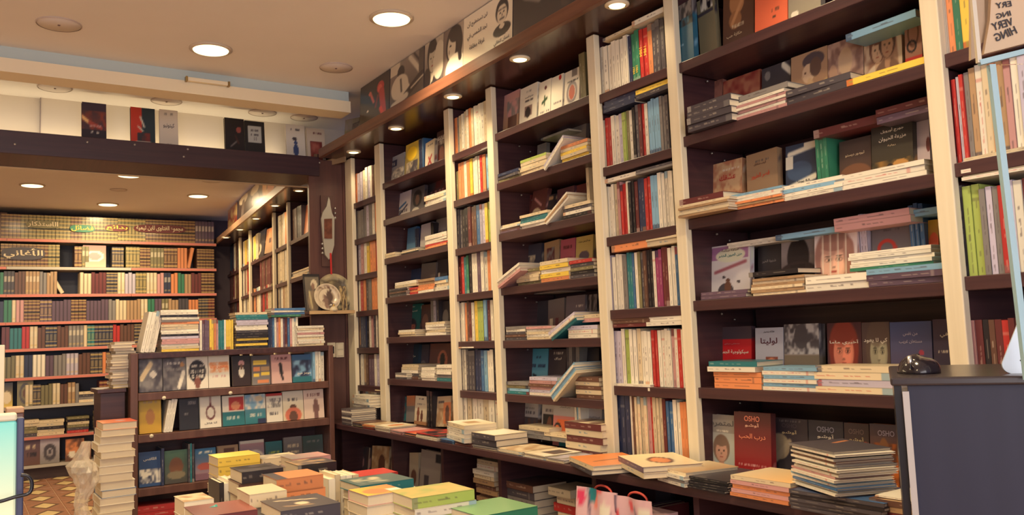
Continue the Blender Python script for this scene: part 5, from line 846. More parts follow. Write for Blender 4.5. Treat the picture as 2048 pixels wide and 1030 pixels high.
# floral paper bag
p = at_y(1226, 1000, 1.98); fx = 1.74; yb0 = 4.9-Fr((fx, 4.9, 0), (0, -1, 0), (1, 0, 0)).u(1302, .52); yb1 = 4.9-Fr((fx, 4.9, 0), (0, -1, 0), (1, 0, 0)).u(1157, .52)
bw = yb1-yb0; zt = at_x(1230, 988, fx).z
fbg = empty('floral_gift_bag', mat3(Vector((0, -1, 0)), Vector((1, 0, 0)), UP, Vector((fx, yb1, 0))), 'floral patterned paper bag with pink, red and teal flowers', 'bag')
V, F, CC = [], [], []; ops = [('g', (.86, .70, .72), (.88, .74, .74))]
gr = random.Random(4)
for _ in range(46): ops.append(('e', gr.random(), gr.random(), .04+.06*gr.random(), .02+.03*gr.random(), gr.choice([(.80, .16, .28), (.88, .35, .38), (.92, .55, .50), (.12, .52, .56), (.85, .25, .40), 'w'])))
for _ in range(10): a, b = gr.random(), gr.random(); ops.append(('L', a, b, a+.15*(gr.random()-.5), b+.16, .006, (.16, .16, .3)))
bi = paint(60, 90, ops, 3)
for (x0, x1, yy, dz) in ((0, bw*.56, 0, 0), (bw*.54, bw, .02, -.004)):
    z0 = len(V); hh = zt+dz
    for j in range(40):
        for i in range(26):
            u_, v_ = i/25, j/39; V.append((x0+(x1-x0)*u_, yy+.006*math.sin(u_*9+v_*5)+.012*math.sin(v_*7+x0*20), hh*v_))
    for j in range(39):
        for i in range(25): a = z0+j*26+i; F.append((a, a+1, a+27, a+26))
    CC.append(lin(bi[(np.linspace(0, 89, 40)).astype(int)][:, (np.linspace(60*(x0/bw), 59*(x1/bw), 26)).astype(int)].reshape(-1, 3)))
cbox(0, .04, 0, bw, .12, zt-.05, V, F, CC, (.80, .66, .68)); link('bag_body', colored_mesh('bag_body', V, F, CC, M_POSTER), fbg)
for x0 in (.06, bw*.56+.03):
    pts = [(x0+.045*(1-math.cos(math.pi*k/10)), .03, zt-.012+.022*math.sin(math.pi*k/10)) for k in range(11)]; V, F = [], []
    for k, q in enumerate(pts):
        for a in range(6): V.append((q[0]+.0, q[1]+.004*math.cos(a*math.pi/3), q[2]+.004*math.sin(a*math.pi/3)))
    for k in range(10):
        for a in range(6): F.append((k*6+a, k*6+(a+1) % 6, (k+1)*6+(a+1) % 6, (k+1)*6+a))
    link('handle', raw_mesh('handle', V, F, plain('bag_handle', (.78, .3, .25), .6), True), fbg)

# ================================================================ free-standing display rack
RY = 4.6; RX0, RX1 = .742, 1.765; RZ = [1.182, .979, .771, .505, .27]
rk = empty('display_rack', Matrix.Translation(((RX0+RX1)/2, RY+.13, 0)), 'low dark wooden display rack with four book shelves before the pillar', 'rack'); rc = (RX0+RX1)/2
M_RACK = textured('rack_wood', (.36, .235, .205), (.42, .285, .245), .4, (30, 30, 2), 4, .05)
box('side_panel', (RX0-rc-.028, -.13, 0), (RX0-rc+.008, .13, 1.182), M_RACK, rk, .003); box('side_panel', (RX1-rc-.008, -.13, 0), (RX1-rc+.020, .13, 1.182), M_RACK, rk, .003)
box('back_panel', (RX0-rc, .12, 0), (RX1-rc, .13, 1.14), M_WOOD, rk)
for k, z in enumerate(RZ): box('shelf', (RX0-rc+.009, -.128, z-(.038 if k else .03)), (RX1-rc-.009, .12, z), M_WOODH if k == 0 else M_RACK, rk, .002)
for px, py in ((461, 786), (328, 796), (303, 872)):
    p = at_y(px, py, RY); lathe('price_clip', [(.010, 0), (.010, .004)], M_POST, rk, Matrix.Translation((p.x-rc, -.128, p.z)) @ Matrix.Rotation(math.pi/2, 4, 'X'), 10)
RF = Fr((0, RY, 0), (1, 0, 0), (0, 1, 0)); rg = 'covers on the display rack'; RN = ['rack top', 'upper rack shelf', 'middle rack shelf', 'lower rack shelf', 'bottom rack shelf']
def RB(k, px0, px1, py, ops, ds, **kw): kw.setdefault('d', .04); kw.setdefault('res', (20, 28)); return face_book(RF, px0, px1, py, RZ[k], ops, ds, 'on the '+RN[k], group=rg, **kw)
def RS(k, px0, px1, cols, nm, zo=0, **kw): return stack(RF, px0, px1, RZ[k]+zo, cols, f'{nm} on the {RN[k]}', group='flat books on the rack', **kw)
def RR(k, px0, px1, py, cols, h, **kw): return spine_row(RF, px0, px1, py, RZ[k], cols, RN[k]+(', slanting white group' if kw.get('lean') else ''), group='spine-out books on the rack', h=h, **kw)
RR(0, 281, 310, 630, 'wwww', .215, lean=.2); RS(0, 326, 395, 'ycwppikwwccoewkww', 'tall cream and yellow pile', t=.0125, d=.0, h=.185, topimg=[('g', 'e', 'w')]); RR(0, 396, 400, 635, 'v', .16)
RR(0, 400, 437, 635, 'wvvvyyop', .165); RR(0, 437, 467, 635, 'ttttwyyyyy', .160)
RS(0, 473, 536, 'kykykkdwwiittc', 'dark to white and teal pile', t=.0145, d=0, h=.172); RR(0, 537, 562, 640, 'nnbwpo', .165); RR(0, 562, 597, 640, 'wvmbpwww', .165); RS(0, 541, 612, 'gbwb', 'blue and green pile raised over the spines', .168, t=.012, h=.19)
RS(0, 595, 649, 'cwwcwpwcw', 'low white pile at rack end', t=.0125, h=.155)
T = lambda y, c='w', h=.05: ('t', .2, y, .8, h, c)
RB(1, 279, 325, 716, [('b', 'd', 'e', 4), ('L', .1, .4, .5, .8, .09, (.95, .85, .65)), ('e', .6, .5, .15, .1, 'w')], 'grey shrink-wrapped cover with bright glare'); RB(1, 327, 372, 714, [('b', 'd', 'e', 4), ('L', .7, .1, .9, .5, .08, 'w'), T(.8), T(.6, 'e'), ('e', .85, .75, .1, .07, (.75, .55, .35))], 'charcoal wrapped cover with round tan sticker')
RB(1, 374, 417, 712, [('g', 'w', 'w'), ('e', .5, .52, .4, .34, 'k'), ('e', .5, .2, .14, .2, (.5, .3, .25)), T(.68, 'w', .06), T(.52, 'w', .06), T(.38, 'w', .06)], 'white cover with black striped head'); RB(1, 418, 460, 712, [('g', 'w', 'w'), ('b', (.9, .6, .4), (.93, .85, .75), 7, .05, .45, .95, .8), T(.35, 'p', .03)], 'white cover with peach lettering cloud', title=[('معجزات', .5, .65, .8, (.9, .5, .3), .16)])
RB(1, 466, 502, 712, [('g', 'k', (.2, .12, .12)), ('e', .5, .45, .15, .18, 'w'), ('e', .5, .75, .18, .08, 'p'), ('e', .5, .62, .08, .1, 'h')], 'black cover with pale pear-like figure'); RB(1, 505, 541, 712, [('g', 'd', 'e'), ('r', .1, .68, .8, .85, 'y'), ('r', .1, .48, .45, .6, 'o'), ('r', .5, .48, .95, .6, 'a'), ('r', .1, .28, .4, .4, 'y'), ('r', .5, .3, .95, .42, 'y'), ('r', .3, .05, .9, .18, 'o')], 'grey cover with yellow brick pattern')
RB(1, 544, 584, 710, [('g', 'p', (.84, .70, .66)), ('L', .5, .35, .45, .65, .08, 'k'), ('L', .5, .3, .55, .15, .05, 'k'), T(.88, 'm', .04)], 'pink cover with black figure', title=[('انسان حر', .5, .83, .5, 'k', .06)]); RB(1, 586, 624, 710, [('g', 'b', 't'), ('b', 'n', 's', 4, 0, .2, 1, .8)], 'blue wave cover', title=[('موجز هيج', .6, .3, .7, 'w', .1)])
RR(1, 626, 649, 704, 'swww', .17)
RB(2, 279, 323, 796, [('g', (.82, .66, .18), (.78, .60, .14)), ('e', .5, .45, .2, .22, (.72, .48, .22)), T(.88, 'a', .03)], 'mustard yellow cover with faint motif'); RR(2, 327, 345, 802, 'www', .17, lean=.16)
RB(2, 360, 398, 798, [('g', 'k', (.12, .12, .15)), ('t', .3, .85, .9, .05, 'e'), ('t', .2, .5, .5, .03, 'e')], 'black cover with small silver title'); RB(2, 401, 443, 794, [('g', 'w', 'w'), ('R', .5, .48, .2, .2, .16, 'm'), ('L', .5, .68, .5, .98, .025, 'm'), ('L', .5, .68, .5, .75, .04, 'm')], 'white cover with noose drawing', title=[('أنا قاتل', .5, .15, .6, 'd', .08)])
RB(2, 446, 490, 792, [('r', 0, 0, 1, 1, 't'), ('r', 0, .45, 1, 1, 'w'), ('r', .3, .5, .95, .95, 'r'), ('e', .6, .65, .2, .14, (.85, .55, .4)), T(.25, 'w', .08)], 'teal, white and red cover'); RB(2, 491, 532, 790, [('g', 's', 't'), ('b', 's', 'w', 5, 0, .5, 1, 1), ('e', .7, .85, .2, .1, 'c'), T(.3, 'w', .09), ('r', .6, 0, 1, .15, 'n')], 'sky blue cover with white script')
RB(2, 534, 566, 788, [('g', 'w', 'w'), ('r', 0, .92, 1, 1, 'r'), ('b', 'w', 'e', 9, .1, .5, .9, .85), T(.3, 'd', .1)], 'white sketched cover with red top edge'); RB(2, 567, 608, 783, [('g', 'w', 'c'), ('e', .5, .42, .16, .12, 'h'), ('e', .5, .18, .4, .26, (.82, .45, .35)), ('e', .5, .12, .2, .2, 'h'), T(.7, 'd', .05)], 'cream cover with a red-cloaked figure'); RB(2, 609, 649, 780, [('g', (.90, .80, .74), (.88, .78, .70)), ('S', .6, .35, .8, (.5, .36, .34)), T(.82, 'm', .05)], 'blush cover with small statue figure')
RB(3, 279, 322, 905, [('g', (.12, .26, .45), (.16, .30, .5)), ('b', 'n', 'w', 5, 0, .1, 1, .5), ('e', .3, .35, .25, .06, 'w')], 'blue cover with white wave crest', title=[('اتلانتس', .5, .78, .6, 'w', .1)]); RB(3, 330, 376, 902, [('g', (.30, .45, .35), (.28, .26, .24)), ('e', .5, .5, .3, .28, (.45, .28, .18)), ('e', .5, .25, .4, .12, (.5, .45, .35))], 'green-brown cover with castle shape'); RB(3, 391, 433, 898, [('g', (.16, .40, .58), (.72, .50, .50)), ('e', .5, .42, .4, .12, (.65, .32, .28)), ('r', 0, 0, 1, .22, (.5, .36, .42)), T(.88, 'w', .04)], 'blue to pink cover with a red boat')
RR(3, 323, 329, 905, 'n', .19); RR(3, 377, 389, 900, 'dtd', .20)
RS(3, 280, 346, 'mmm', 'dark red pile laid over the covers', .22, t=.011, d=.05, h=.19); RS(3, 350, 410, 'rp', 'pink-red pair laid over covers', .22, t=.008, d=.05, h=.17)
RB(3, 437, 478, 892, [('g', 'a', 'c'), ('r', .3, .6, .8, .9, 'h')], 'tan cover behind the yellow pile', d=.1); RB(3, 482, 530, 882, [('g', 'p', 'b'), ('R', .6, .3, .4, .35, .1, 'w'), ('r', 0, .9, 1, 1, 'w')], 'light blue cover with white arc', d=.1); RB(3, 533, 566, 884, [('g', 't', 'd'), T(.6, 'l', .05)], 'dark green cover with pale script', d=.1)
RB(3, 570, 606, 875, [('g', 'e', 'd'), T(.7, 'c', .05), T(.5, 'c', .04)], 'dark grey cover with lines of script', d=.1); RB(3, 608, 648, 872, [('g', (.24, .34, .32), 'd'), T(.8, 'e', .03)], 'slate green cover at rack end', d=.1)
RS(4, 280, 346, 'oorrr', 'crimson over orange pile', t=.030, h=.19, topimg=[('g', 'm', 'r')]); RS(4, 376, 426, 'deyy', 'yellow-topped pile', t=.024, h=.19, topimg=[('b', 'y', 'o', 4)])
# books on the low cabinet beside the rack, and the tall floor stack
sc_ = empty('side_cabinet', Matrix.Translation((.645, 4.78, 0)), 'small dark cabinet behind the tall floor stack', 'cabinet'); box('body', (-.06, -.12, 0), (.055, .12, .99), M_WOOD, sc_, .003); box('top_board', (-.075, -.135, .99), (.058, .13, 1.01), M_WOODH, sc_, .002)
SCF = Fr((0, 4.655, 0), (1, 0, 0), (0, 1, 0)); stack(SCF, 232, 262, 1.01, 'yckcwchcwcekcwc', 'crooked pile on the small side cabinet', t=.0155, h=.10, w=.15, jit=.03, group='pile on the side cabinet', edgeview=True)
TF = Fr((0, 4.2, 0), (1, 0, 0), (0, 1, 0)); cols = 'wcwcwwcwcwwcwcwwbwcwwcwwco'
stack(TF, 203, 266, 0, cols, 'tall floor stack beside the rack', t=.0333, h=.145, w=.21, d=0, jit=.022, group='tall floor stack', edgeview=True, name='stacked_magazine', topimg=[('g', 'o', (.80, .35, .25)), ('e', .5, .4, .2, .15, 'p')])
# crumpled clear wrap beside the stack
M_WRAP, N, L, b = new_mat('clear_wrap'); b.inputs['Base Color'].default_value = (.92, .86, .74, 1); b.inputs['Roughness'].default_value = .22; b.inputs['Transmission Weight'].default_value = .5; b.inputs['IOR'].default_value = 1.25; b.inputs['Alpha'].default_value = .5
wr = empty('plastic_wrap', Matrix.Translation((.465, 4.22, 0)), 'crumpled clear plastic wrap bunched against the tall floor stack', 'wrapping'); V, F = [], []
ga = np.random.default_rng(2)
for j in range(34):
    for k in range(20):
        a = 2*math.pi*k/20; r = (.055+.02*math.sin(j*.5))*(1 if j < 30 else .6)*(1+.35*(ga.random()-.5)); V.append((r*math.cos(a)*.75+.01*math.sin(j*.8), r*math.sin(a)*1.6, .80*j/33))
for j in range(33):
    for k in range(20): F.append((j*20+k, j*20+(k+1) % 20, (j+1)*20+(k+1) % 20, (j+1)*20+k))
F.append(tuple(range(19, -1, -1))); F.append(tuple(33*20+k for k in range(20))); link('wrap_film', raw_mesh('wrap_film', V, F, M_WRAP), wr)

# ================================================================ the book table
TZ = .42
tb = empty('book_table', Matrix.Translation((1.12, 3.0, 0)), 'low dark table carrying the piles of books in the middle of shop', 'table'); box('tabletop', (-.52, -1.15, TZ-.03), (.46, 1.2, TZ), M_WOODH, tb, .004)
for sx_ in (-.48, .42):
    for sy_ in (-1.1, 1.14): box('leg', (sx_-.03, sy_-.03, 0), (sx_+.03, sy_+.03, TZ-.03), M_WOOD, tb)
tg = 'piles on the book table'
def TP(px0, px1, pytop, y, cols, nm, ztop=None, w=.15, **kw):
    """a pile on the table seen between columns px0-px1 with its top front edge at row pytop; its height follows from that"""
    fr = Fr((0, y, 0), (1, 0, 0), (0, 1, 0)); zt = fr.zat((px0+px1)/2, pytop); n = len(cols); t = (zt-TZ)/n
    return stack(fr, px0, px1, TZ, cols, f'{nm} on the table', t=t, w=w, group=tg, name='table_book', jit=kw.pop('jit', .012), **kw)
TP(834, 958, 984, 2.28, 'lclclcwlwl', 'lime-green and white spined pile', w=.17, topimg=[('g', 'l', (.82, .78, .55)), ('b', (.66, .68, .42), (.80, .70, .44), 4)])
TP(742, 822, 984, 2.42, 'wcwcwcwcp', 'cream pile topped by orange picture cover', w=.15, edgeview=True, topimg=[('g', 'y', 'o'), ('e', .4, .6, .3, .3, 'o'), ('r', 0, 0, .5, .3, 'w')])
TP(728, 836, 962, 2.72, 'cwcwcwcwt', 'white pile under a slate-teal hardback', w=.18, topimg=[('g', (.35, .42, .42), (.32, .40, .40)), ('b', (.34, .42, .42), 'c', 6, .2, .1, .8, .6)], hard=True)
TP(712, 800, 946, 3.0, 'wcwcwcdr', 'cream pile with bright red top book', w=.14)
TP(570, 690, 1006, 2.36, 'wcwbwbbbd', 'blue books under a dark magazine', w=.2, yaw=-.0, topimg=[('g', 'd', (.3, .26, .26)), ('L', .2, .2, .4, .8, .03, 'c'), ('e', .6, .5, .12, .1, 'c'), ('L', .7, .2, .8, .6, .03, 'a')])
TP(560, 654, 960, 2.78, 'cwcwwwoo', 'orange pair over white books', w=.16, topimg=[('h', 'o', 'o'), ('r', 0, 0, 1, .25, 'd')])
TP(484, 568, 940, 2.98, 'cwcacahk', 'dark-topped pile with cream books', w=.16, topimg=[('b', 'k', 'd', 4)])
TP(500, 575, 985, 2.62, 'wcwcwcec', 'greyish pile before dark-topped pile', w=.16)
TP(437, 522, 912, 3.62, 'cacacwyy', 'pile topped by two yellow books', w=.16, topimg=[('g', 'y', (.95, .88, .5))]); TP(526, 600, 916, 3.6, 'cwcwcwdc', 'low cream pile behind', w=.14, topimg=[('b', 'c', 'e', 4)])
TP(585, 664, 912, 3.45, 'cwcwceep', 'mauve-topped cream pile', w=.15, topimg=[('g', 'p', 'e')]); TP(598, 676, 926, 3.2, 'cwcwcwk', 'black-spined book over white pile', w=.16, topimg=[('b', 'd', 'a', 4)])
TP(400, 520, 1020, 2.55, 'cwcwcm', 'large dull red flat book', w=.2, topimg=[('g', (.55, .25, .2), 'm')]); TP(372, 432, 1000, 2.95, 'cwcaw', 'cream pile beside teal folder', w=.15, topimg=[('b', 'c', 'a', 3)])
TP(962, 1080, 1022, 2.12, 'cwcwgg', 'pale green flat book', w=.2, topimg=[('g', (.44, .60, .42), (.48, .64, .45))])
tfr = Fr((0, 2.85, 0), (1, 0, 0), (0, 1, 0)); spine_row(tfr, 660, 722, 955, TZ, 'wcwwc', 'standing on the table between piles', h=.30, depth=.16, d=.1, group=tg, name='table_book'); tfr2 = Fr((0, 3.05, 0), (1, 0, 0), (0, 1, 0))
spine_row(tfr2, 440, 484, 925, TZ, 'kwww', 'standing on the table behind teal folder', h=.30, depth=.16, d=.1, group=tg, name='table_book')
tf = at_y(470, 995, 2.75); fo = empty('teal_folder', Matrix.Translation((tf.x, 2.80, TZ+.01)) @ Matrix.Rotation(-.35, 4, 'Y'), 'bent teal plastic folder wedged between table piles', 'folder')
V, F = [], []
for j in range(12):
    for i in range(8): V.append((-.05+.10*i/7+.02*math.sin(j*.4), -.1+.02*math.sin(i*.7), .30*j/11)); 
for j in range(11):
    for i in range(7): a = j*8+i; F.append((a, a+1, a+9, a+8))
o = link('sheet', raw_mesh('sheet', V, F, plain('teal_plastic', (.25, .60, .56), .3), True), fo); sm = o.modifiers.new('thick', 'SOLIDIFY'); sm.thickness = .002

# ================================================================ black desk, mouse, laptop, glass stand
a_d = math.radians(57); cr_h = Vector((math.cos(a_d), -math.sin(a_d), 0)); fw_h = Vector((math.sin(a_d), math.cos(a_d), 0)); DF = Fr(fw_h*1.33, cr_h, fw_h); DT = CAMZ-.082
ul = DF.u(1786, DT)
MD = mat3(DF.r, DF.i, UP, DF.pt(ul, 0, 0)); dk = empty('cash_desk', MD, 'tall black desk unit with dark navy front and pale metal corner strip', 'desk')
M_NAVY = textured('navy_laminate', (.105, .11, .20), (.12, .125, .215), .55, (40, 40, 2), 4, .05)
box('front_panel', (.018, -.004, 0), (.70, .012, DT-.012), M_NAVY, dk); box('side_panel', (0, 0, 0), (.010, .30, DT-.012), M_BLACK, dk); box('top_board', (-.004, -.012, DT-.012), (.70, .32, DT), plain('desk_top', (.20, .17, .18), .25), dk, .003)
box('corner_strip', (.0105, -.010, 0), (.019, .0, DT-.02), plain('strip_silver', (.70, .68, .66), .4, .2), dk)
mu = (DF.u(1798, DT, .1)+DF.u(1878, DT, .1))/2; mo = empty('computer_mouse', mat3(DF.r, DF.i, UP, DF.pt(mu, .10, DT)), 'glossy black computer mouse resting on the desk top', 'mouse')
def blob(name, rx, ry, rz, mat, parent, M=None, nx=22, nz=10, asym=.25):
    V, F = [], []
    for j in range(nz+1):
        b_ = math.pi/2*j/nz; q = math.cos(b_)**.75 if j < nz else 0
        for k in range(nx): a = 2*math.pi*k/nx; c = math.cos(a); V.append((rx*q*c+(asym*rx*math.sin(b_)*.5), ry*q*math.sin(a), rz*math.sin(b_)*(1-.10*c)))
    for j in range(nz):
        for k in range(nx): F.append((j*nx+k, j*nx+(k+1) % nx, (j+1)*nx+(k+1) % nx, (j+1)*nx+k))
    F.append(tuple(range(nx-1, -1, -1))); return link(name, raw_mesh(name, V, F, mat, True), parent, M)
blob('shell', .0305, .052, .026, plain('mouse_gloss', (.13, .11, .13), .16), mo, None, 28, 12, .2); lathe('wheel', [(.008, -.003), (.009, 0), (.008, .003)], M_METAL, mo, Matrix.Translation((-.012, -.028, .0185)) @ Matrix.Rotation(math.pi/2, 4, 'Y'), 14); box('button_seam', (-.0125, -.050, .008), (-.0115, -.02, .0150), M_BLACK, mo)
# laptop standing half open, seen from behind
lp = empty('laptop', mat3(DF.r, DF.i, UP, DF.pt(DF.u(2000, DT, .04), .04, DT)), 'pale silver laptop lid with rounded corner tilted up on the desk', 'laptop')
def rounded(w, h, r, n=8): return [(cx+r*math.cos(a0+math.pi/2*k/n), cz+r*math.sin(a0+math.pi/2*k/n)) for cx, cz, a0 in ((w-r, r, -math.pi/2), (w-r, h-r, 0), (r, h-r, math.pi/2), (r, r, math.pi)) for k in range(n+1)]
lid = prism('lid', rounded(.33, .23, .012), 0, .007, plain('laptop_silver', (.72, .76, .80), .4, .2), lp); lid.matrix_local = Matrix.Translation((.0, .0, .006)) @ Matrix.Rotation(.42, 4, 'Y') @ Matrix.Rotation(-.12, 4, 'X')
lathe('hinge_dot', [(.0012, 0), (.001, .001)], M_BLACK, lid, Matrix.Translation((.02, 0, .022)) @ Matrix.Rotation(math.pi/2, 4, 'X'), 8)
# clear acrylic stand
M_GLASS, N, L, b = new_mat('clear_acrylic'); b.inputs['Base Color'].default_value = (.95, .98, 1, 1); b.inputs['Roughness'].default_value = .05; b.inputs['Transmission Weight'].default_value = 1; b.inputs['IOR'].default_value = 1.02; b.inputs['Specular IOR Level'].default_value = .3
M_EDGE = plain('acrylic_edge', (.66, .80, .84), .3); M_EDGE.node_tree.nodes['Principled BSDF'].inputs['Transmission Weight'].default_value = .25
gs = empty('acrylic_stand', mat3(Vector((cyw, -syw, 0)), Vector((syw, cyw, 0)), UP, Vector((0, 0, 0))), 'clear acrylic pane and tray standing over the desk corner', 'stand')
cr_h = Vector((cyw, -syw, 0)); fw_h = Vector((syw, cyw, 0)); gy = 1.12; GF = Fr(fw_h*gy, cr_h, fw_h)
def gp(px, py): z = GF.zat(px, py); return (GF.u(px, z), gy, z)
def bar(name, A, B, r, mat, parent):
    A, B = Vector(A), Vector(B); d = (B-A).normalized(); s = d.cross(Vector((0, 1, 0))).normalized(); t = d.cross(s); V = [P_2+s*a*r+t*b2*r for P_2 in (A, B) for a, b2 in ((-1, -1), (1, -1), (1, 1), (-1, 1))]
    return link(name, raw_mesh(name, V, [(0, 3, 2, 1), (4, 5, 6, 7), (0, 1, 5, 4), (1, 2, 6, 5), (2, 3, 7, 6), (3, 0, 4, 7)], mat), parent)
e0, e1, e2 = gp(1982, 130), gp(2022, 480), gp(2056, 760)
bar('pane_edge', e0, e2, .0042, M_EDGE, gs)
V = [e0, e2, (e2[0]+.3, gy, e2[2]), (e0[0]+.35, gy, e0[2])]; V = V+[(a, gy+.003, c) for a, b_, c in V]; link('pane', raw_mesh('pane', V, [(0, 1, 2, 3), (7, 6, 5, 4), (0, 4, 5, 1), (1, 5, 6, 2), (2, 6, 7, 3), (3, 7, 4, 0)], M_GLASS), gs)
c0, c1, c2 = gp(1944, -20), gp(1958, 126), gp(2070, 98)
bar('tray_edge', c0, c1, .0028, plain('acrylic_edge_warm', (.78, .74, .66), .25), gs); bar('tray_edge', c1, c2, .0036, M_EDGE, gs)
# printed bag hanging inside the tray: its lettering reads mirrored from here
pb = empty('lettered_paper_bag', mat3(cr_h, fw_h, UP, Vector((0, 0, 0))), 'beige paper bag with bold mirrored lettering in the clear tray', 'bag'); GF2 = Fr(fw_h*1.14, cr_h, fw_h)
def gq(px, py): z = GF2.zat(px, py); return (GF2.u(px, z), z)
prism('front_sheet', [gq(1968, 108), gq(2060, 84), gq(2060, -60), gq(1985, -60), gq(1980, 40)], 1.14, 1.147, plain('kraft_paper', (.78, .68, .56), .7), pb)
prism('side_fold', [gq(1950, 30), gq(1950, 115), gq(1966, 108), gq(1978, 40), gq(1976, -40), gq(1949, -40)], 1.15, 1.156, plain('kraft_fold', (.66, .57, .47), .7), pb)
for s, px, py, wpx, rot in (('ERY', 2006, 10, 32, -.12), ('ING', 2006, 30, 30, -.2), ('VERY', 2004, 49, 44, -.25), ('HING', 2010, 68, 46, -.35)):
    a, b_ = gq(px, py), gq(px+wpx, py); w_ = b_[0]-a[0]
    lettering(s, pb, Matrix.Translation((a[0], 1.1385, a[1])) @ Matrix.Rotation(rot, 4, 'Y'), w_, 'k', .02, w_*.36, mirror=True)
for py in (20, 45, 68, 88):
    a = gq(1962, py-20); lettering('n r i', pb, Matrix.Translation((a[0], 1.149, a[1])), .014, 'h', .01, .006, mirror=True) if False else None

# ================================================================ near the left edge: turquoise panel, post, handle
LY = 1.55; lp0 = at_y(-60, 900, LY); lp1 = at_y(33, 900, LY); ltop = at_y(20, 842, LY).z
tq = empty('turquoise_panel', Matrix.Translation(((lp0.x+lp1.x)/2, LY, 0)), 'printed turquoise to cream panel given a glow at the frame edge, with dark rim', 'display'); hw = (lp1.x-lp0.x)/2
M_TQ, N, L, b = new_mat('self_glowing_turquoise'); tc = N.new('ShaderNodeTexCoord'); sx = N.new('ShaderNodeSeparateXYZ'); rp = N.new('ShaderNodeValToRGB'); mr = N.new('ShaderNodeMapRange'); mr.inputs[1].default_value = ltop-.17; mr.inputs[2].default_value = ltop
L.new(tc.outputs['Object'], sx.inputs[0]); L.new(sx.outputs[2], mr.inputs[0]); L.new(mr.outputs[0], rp.inputs[0]); rp.color_ramp.elements[0].color = linc((.88, .86, .70)); rp.color_ramp.elements[1].color = linc((.45, .76, .72)); L.new(rp.outputs[0], b.inputs['Base Color']); L.new(rp.outputs[0], b.inputs['Emission Color']); b.inputs['Emission Strength'].default_value = .45  # printed panel made to glow by itself, not a lit display
box('printed_face', (-hw, -.004, 0), (hw, .02, ltop), M_TQ, tq, .004); box('rim', (hw, -.006, 0), (hw+.010, .024, ltop+.004), plain('panel_rim', (.22, .24, .36), .4), tq, .002); box('top_cap', (-hw, -.006, ltop), (hw, .024, ltop+.012), plain('panel_cap', (.82, .80, .70), .4), tq, .003)
pp0, pp1 = at_y(26, 900, 2.2), at_y(47, 900, 2.2); pz = at_y(36, 815, 2.2).z
ps = empty('wooden_post', Matrix.Translation(((pp0.x+pp1.x)/2, 2.23, 0)), 'short brown wooden post behind the turquoise panel', 'post'); pw = (pp1.x-pp0.x)/2; box('shaft', (-pw, -.03, 0), (pw, .03, pz-.012), M_RACK, ps, .002); box('cap', (-pw-.014, -.035, pz-.012), (pw, .035, pz), plain('post_cap', (.66, .52, .40), .5), ps, .002)
wp = at_y(-20, 800, 2.6), at_y(5, 800, 2.6); vp_ = empty('pale_upright_strip', Matrix.Translation(((wp[0].x+wp[1].x)/2, 2.62, 0)), 'narrow pale upright strip at the very frame edge', 'strip'); vh = at_y(3, 690, 2.6).z; box('strip_board', (-.02, -.008, 0), (.018, .012, vh), M_POST, vp_, .002)
hd = empty('curved_black_handle', Matrix.Translation((at_y(20, 995, 1.5).x, 1.5, at_y(20, 995, 1.5).z)), 'curved black tube handle before the turquoise panel', 'handle'); pts = [(-40, 1010), (0, 1003), (30, 994), (55, 988), (63, 978), (63, 962), (55, 952), (42, 950)]; hp = [at_y(x, y, 1.5)-hd.location for x, y in pts]
V, F = [], []; fine = []
for k in range(len(hp)-1):
    a, b_, c_, d_ = hp[max(0, k-1)], hp[k], hp[k+1], hp[min(len(hp)-1, k+2)]
    for q in range(6): s_ = q/6; fine.append(.5*((2*b_)+(c_-a)*s_+(2*a-5*b_+4*c_-d_)*s_*s_+(3*b_-a-3*c_+d_)*s_**3))
fine.append(hp[-1])
for k, q in enumerate(fine):
    tdir = (fine[min(k+1, len(fine)-1)]-fine[max(k-1, 0)]).normalized(); s1 = tdir.cross(Vector((0, 1, 0))).normalized(); s2 = tdir.cross(s1)
    for a in range(8): V.append(q+s1*.0028*math.cos(a*math.pi/4)+s2*.0028*math.sin(a*math.pi/4))
for k in range(len(fine)-1):
    for a in range(8): F.append((k*8+a, k*8+(a+1) % 8, (k+1)*8+(a+1) % 8, (k+1)*8+a))
link('tube', raw_mesh('tube', V, F, M_BLACK, True), hd)
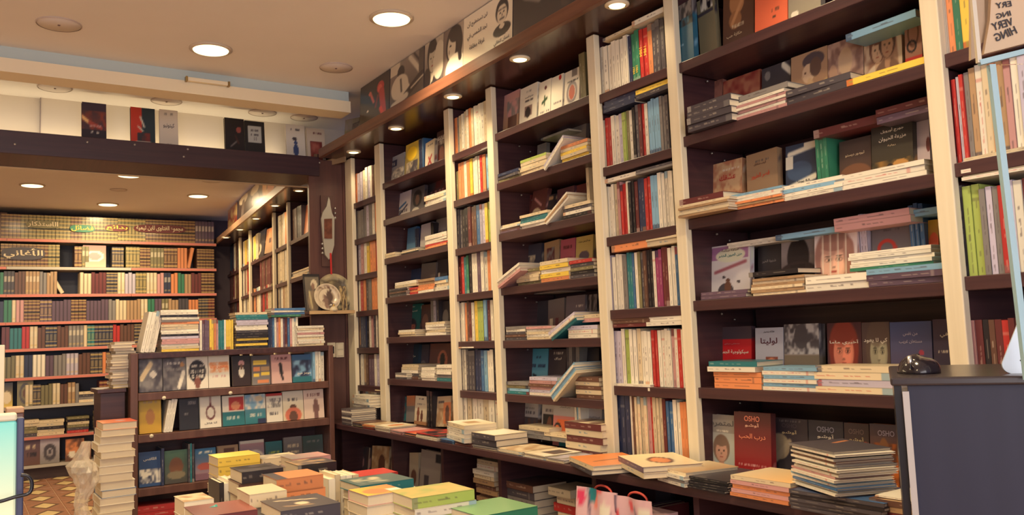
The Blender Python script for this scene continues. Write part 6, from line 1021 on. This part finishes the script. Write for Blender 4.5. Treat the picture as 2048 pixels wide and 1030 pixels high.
# ================================================================ labels told apart row by row, smallest repeats joined
bpy.context.view_layer.update()
for (nm, wh), L_ in ROWLOG.items():
    L_.sort(key=lambda a: a[0])
    for k, (u, o) in enumerate(L_): o['label'] = (f'only {nm}' if len(L_) == 1 else f'{ORD[k+1]} {nm}')+f', {wh}'
def merge_small(kind, keep, name, label):
    L_ = []
    for o in list(COL.objects):
        if o.type == 'EMPTY' and o.name.split('.')[0] == kind:
            c = [x for x in o.children if x.name.startswith('cover')][0]; d = [Vector(c.bound_box[0]), Vector(c.bound_box[6])]; s = sorted(abs(v) for v in (d[1]-d[0]))
            L_.append((s[2]*s[0]/max(.3, (o.matrix_world.translation-cam.location).length)**2, o))
    L_.sort(key=lambda a: -a[0]); V, F, CC = [], [], []
    for _, o in L_[keep:]:
        for c in list(o.children):
            me = c.data; mw = o.matrix_world @ c.matrix_local; n = len(V); V += [tuple(mw @ v.co) for v in me.vertices]; F += [tuple(n+i for i in p.vertices) for p in me.polygons]
            if 'Col' in me.color_attributes: a = np.empty(len(me.vertices)*4); me.color_attributes['Col'].data.foreach_get('color', a); CC.append(a.reshape(-1, 4)[:, :3])
            else: CC.append(np.tile(lin((.82, .76, .65)), (len(me.vertices), 1)))
            bpy.data.objects.remove(c)
        bpy.data.objects.remove(o)
    if F: link(name, colored_mesh(name, V, F, CC, M_PRINT), kind='stuff', label=label, category='books')
merge_small('upright_paperback', 325, 'small_spine_books', 'small far-off spine-out books too tiny to tell apart')
merge_small('stacked_paperback', 325, 'thin_stacked_books', 'thin flat-stacked books too small to tell apart')
for o in COL.objects:                                   # keep labels short
    l = o.get('label')
    if l and len(l.split()) > 16: l = l.replace(' from pillar', '')
    if l and len(l.split()) > 16: l = l.replace('second from top', 'second').replace('third from top', 'third').replace('fourth from top', 'fourth').replace('fifth from top', 'fifth')
    if l and len(l.split()) > 16: l = l.replace(' the ', ' '); print('LONG', l) if len(l.split()) > 16 else None
    if l: o['label'] = l
print('COUNTS', COUNT, len(bpy.data.objects))
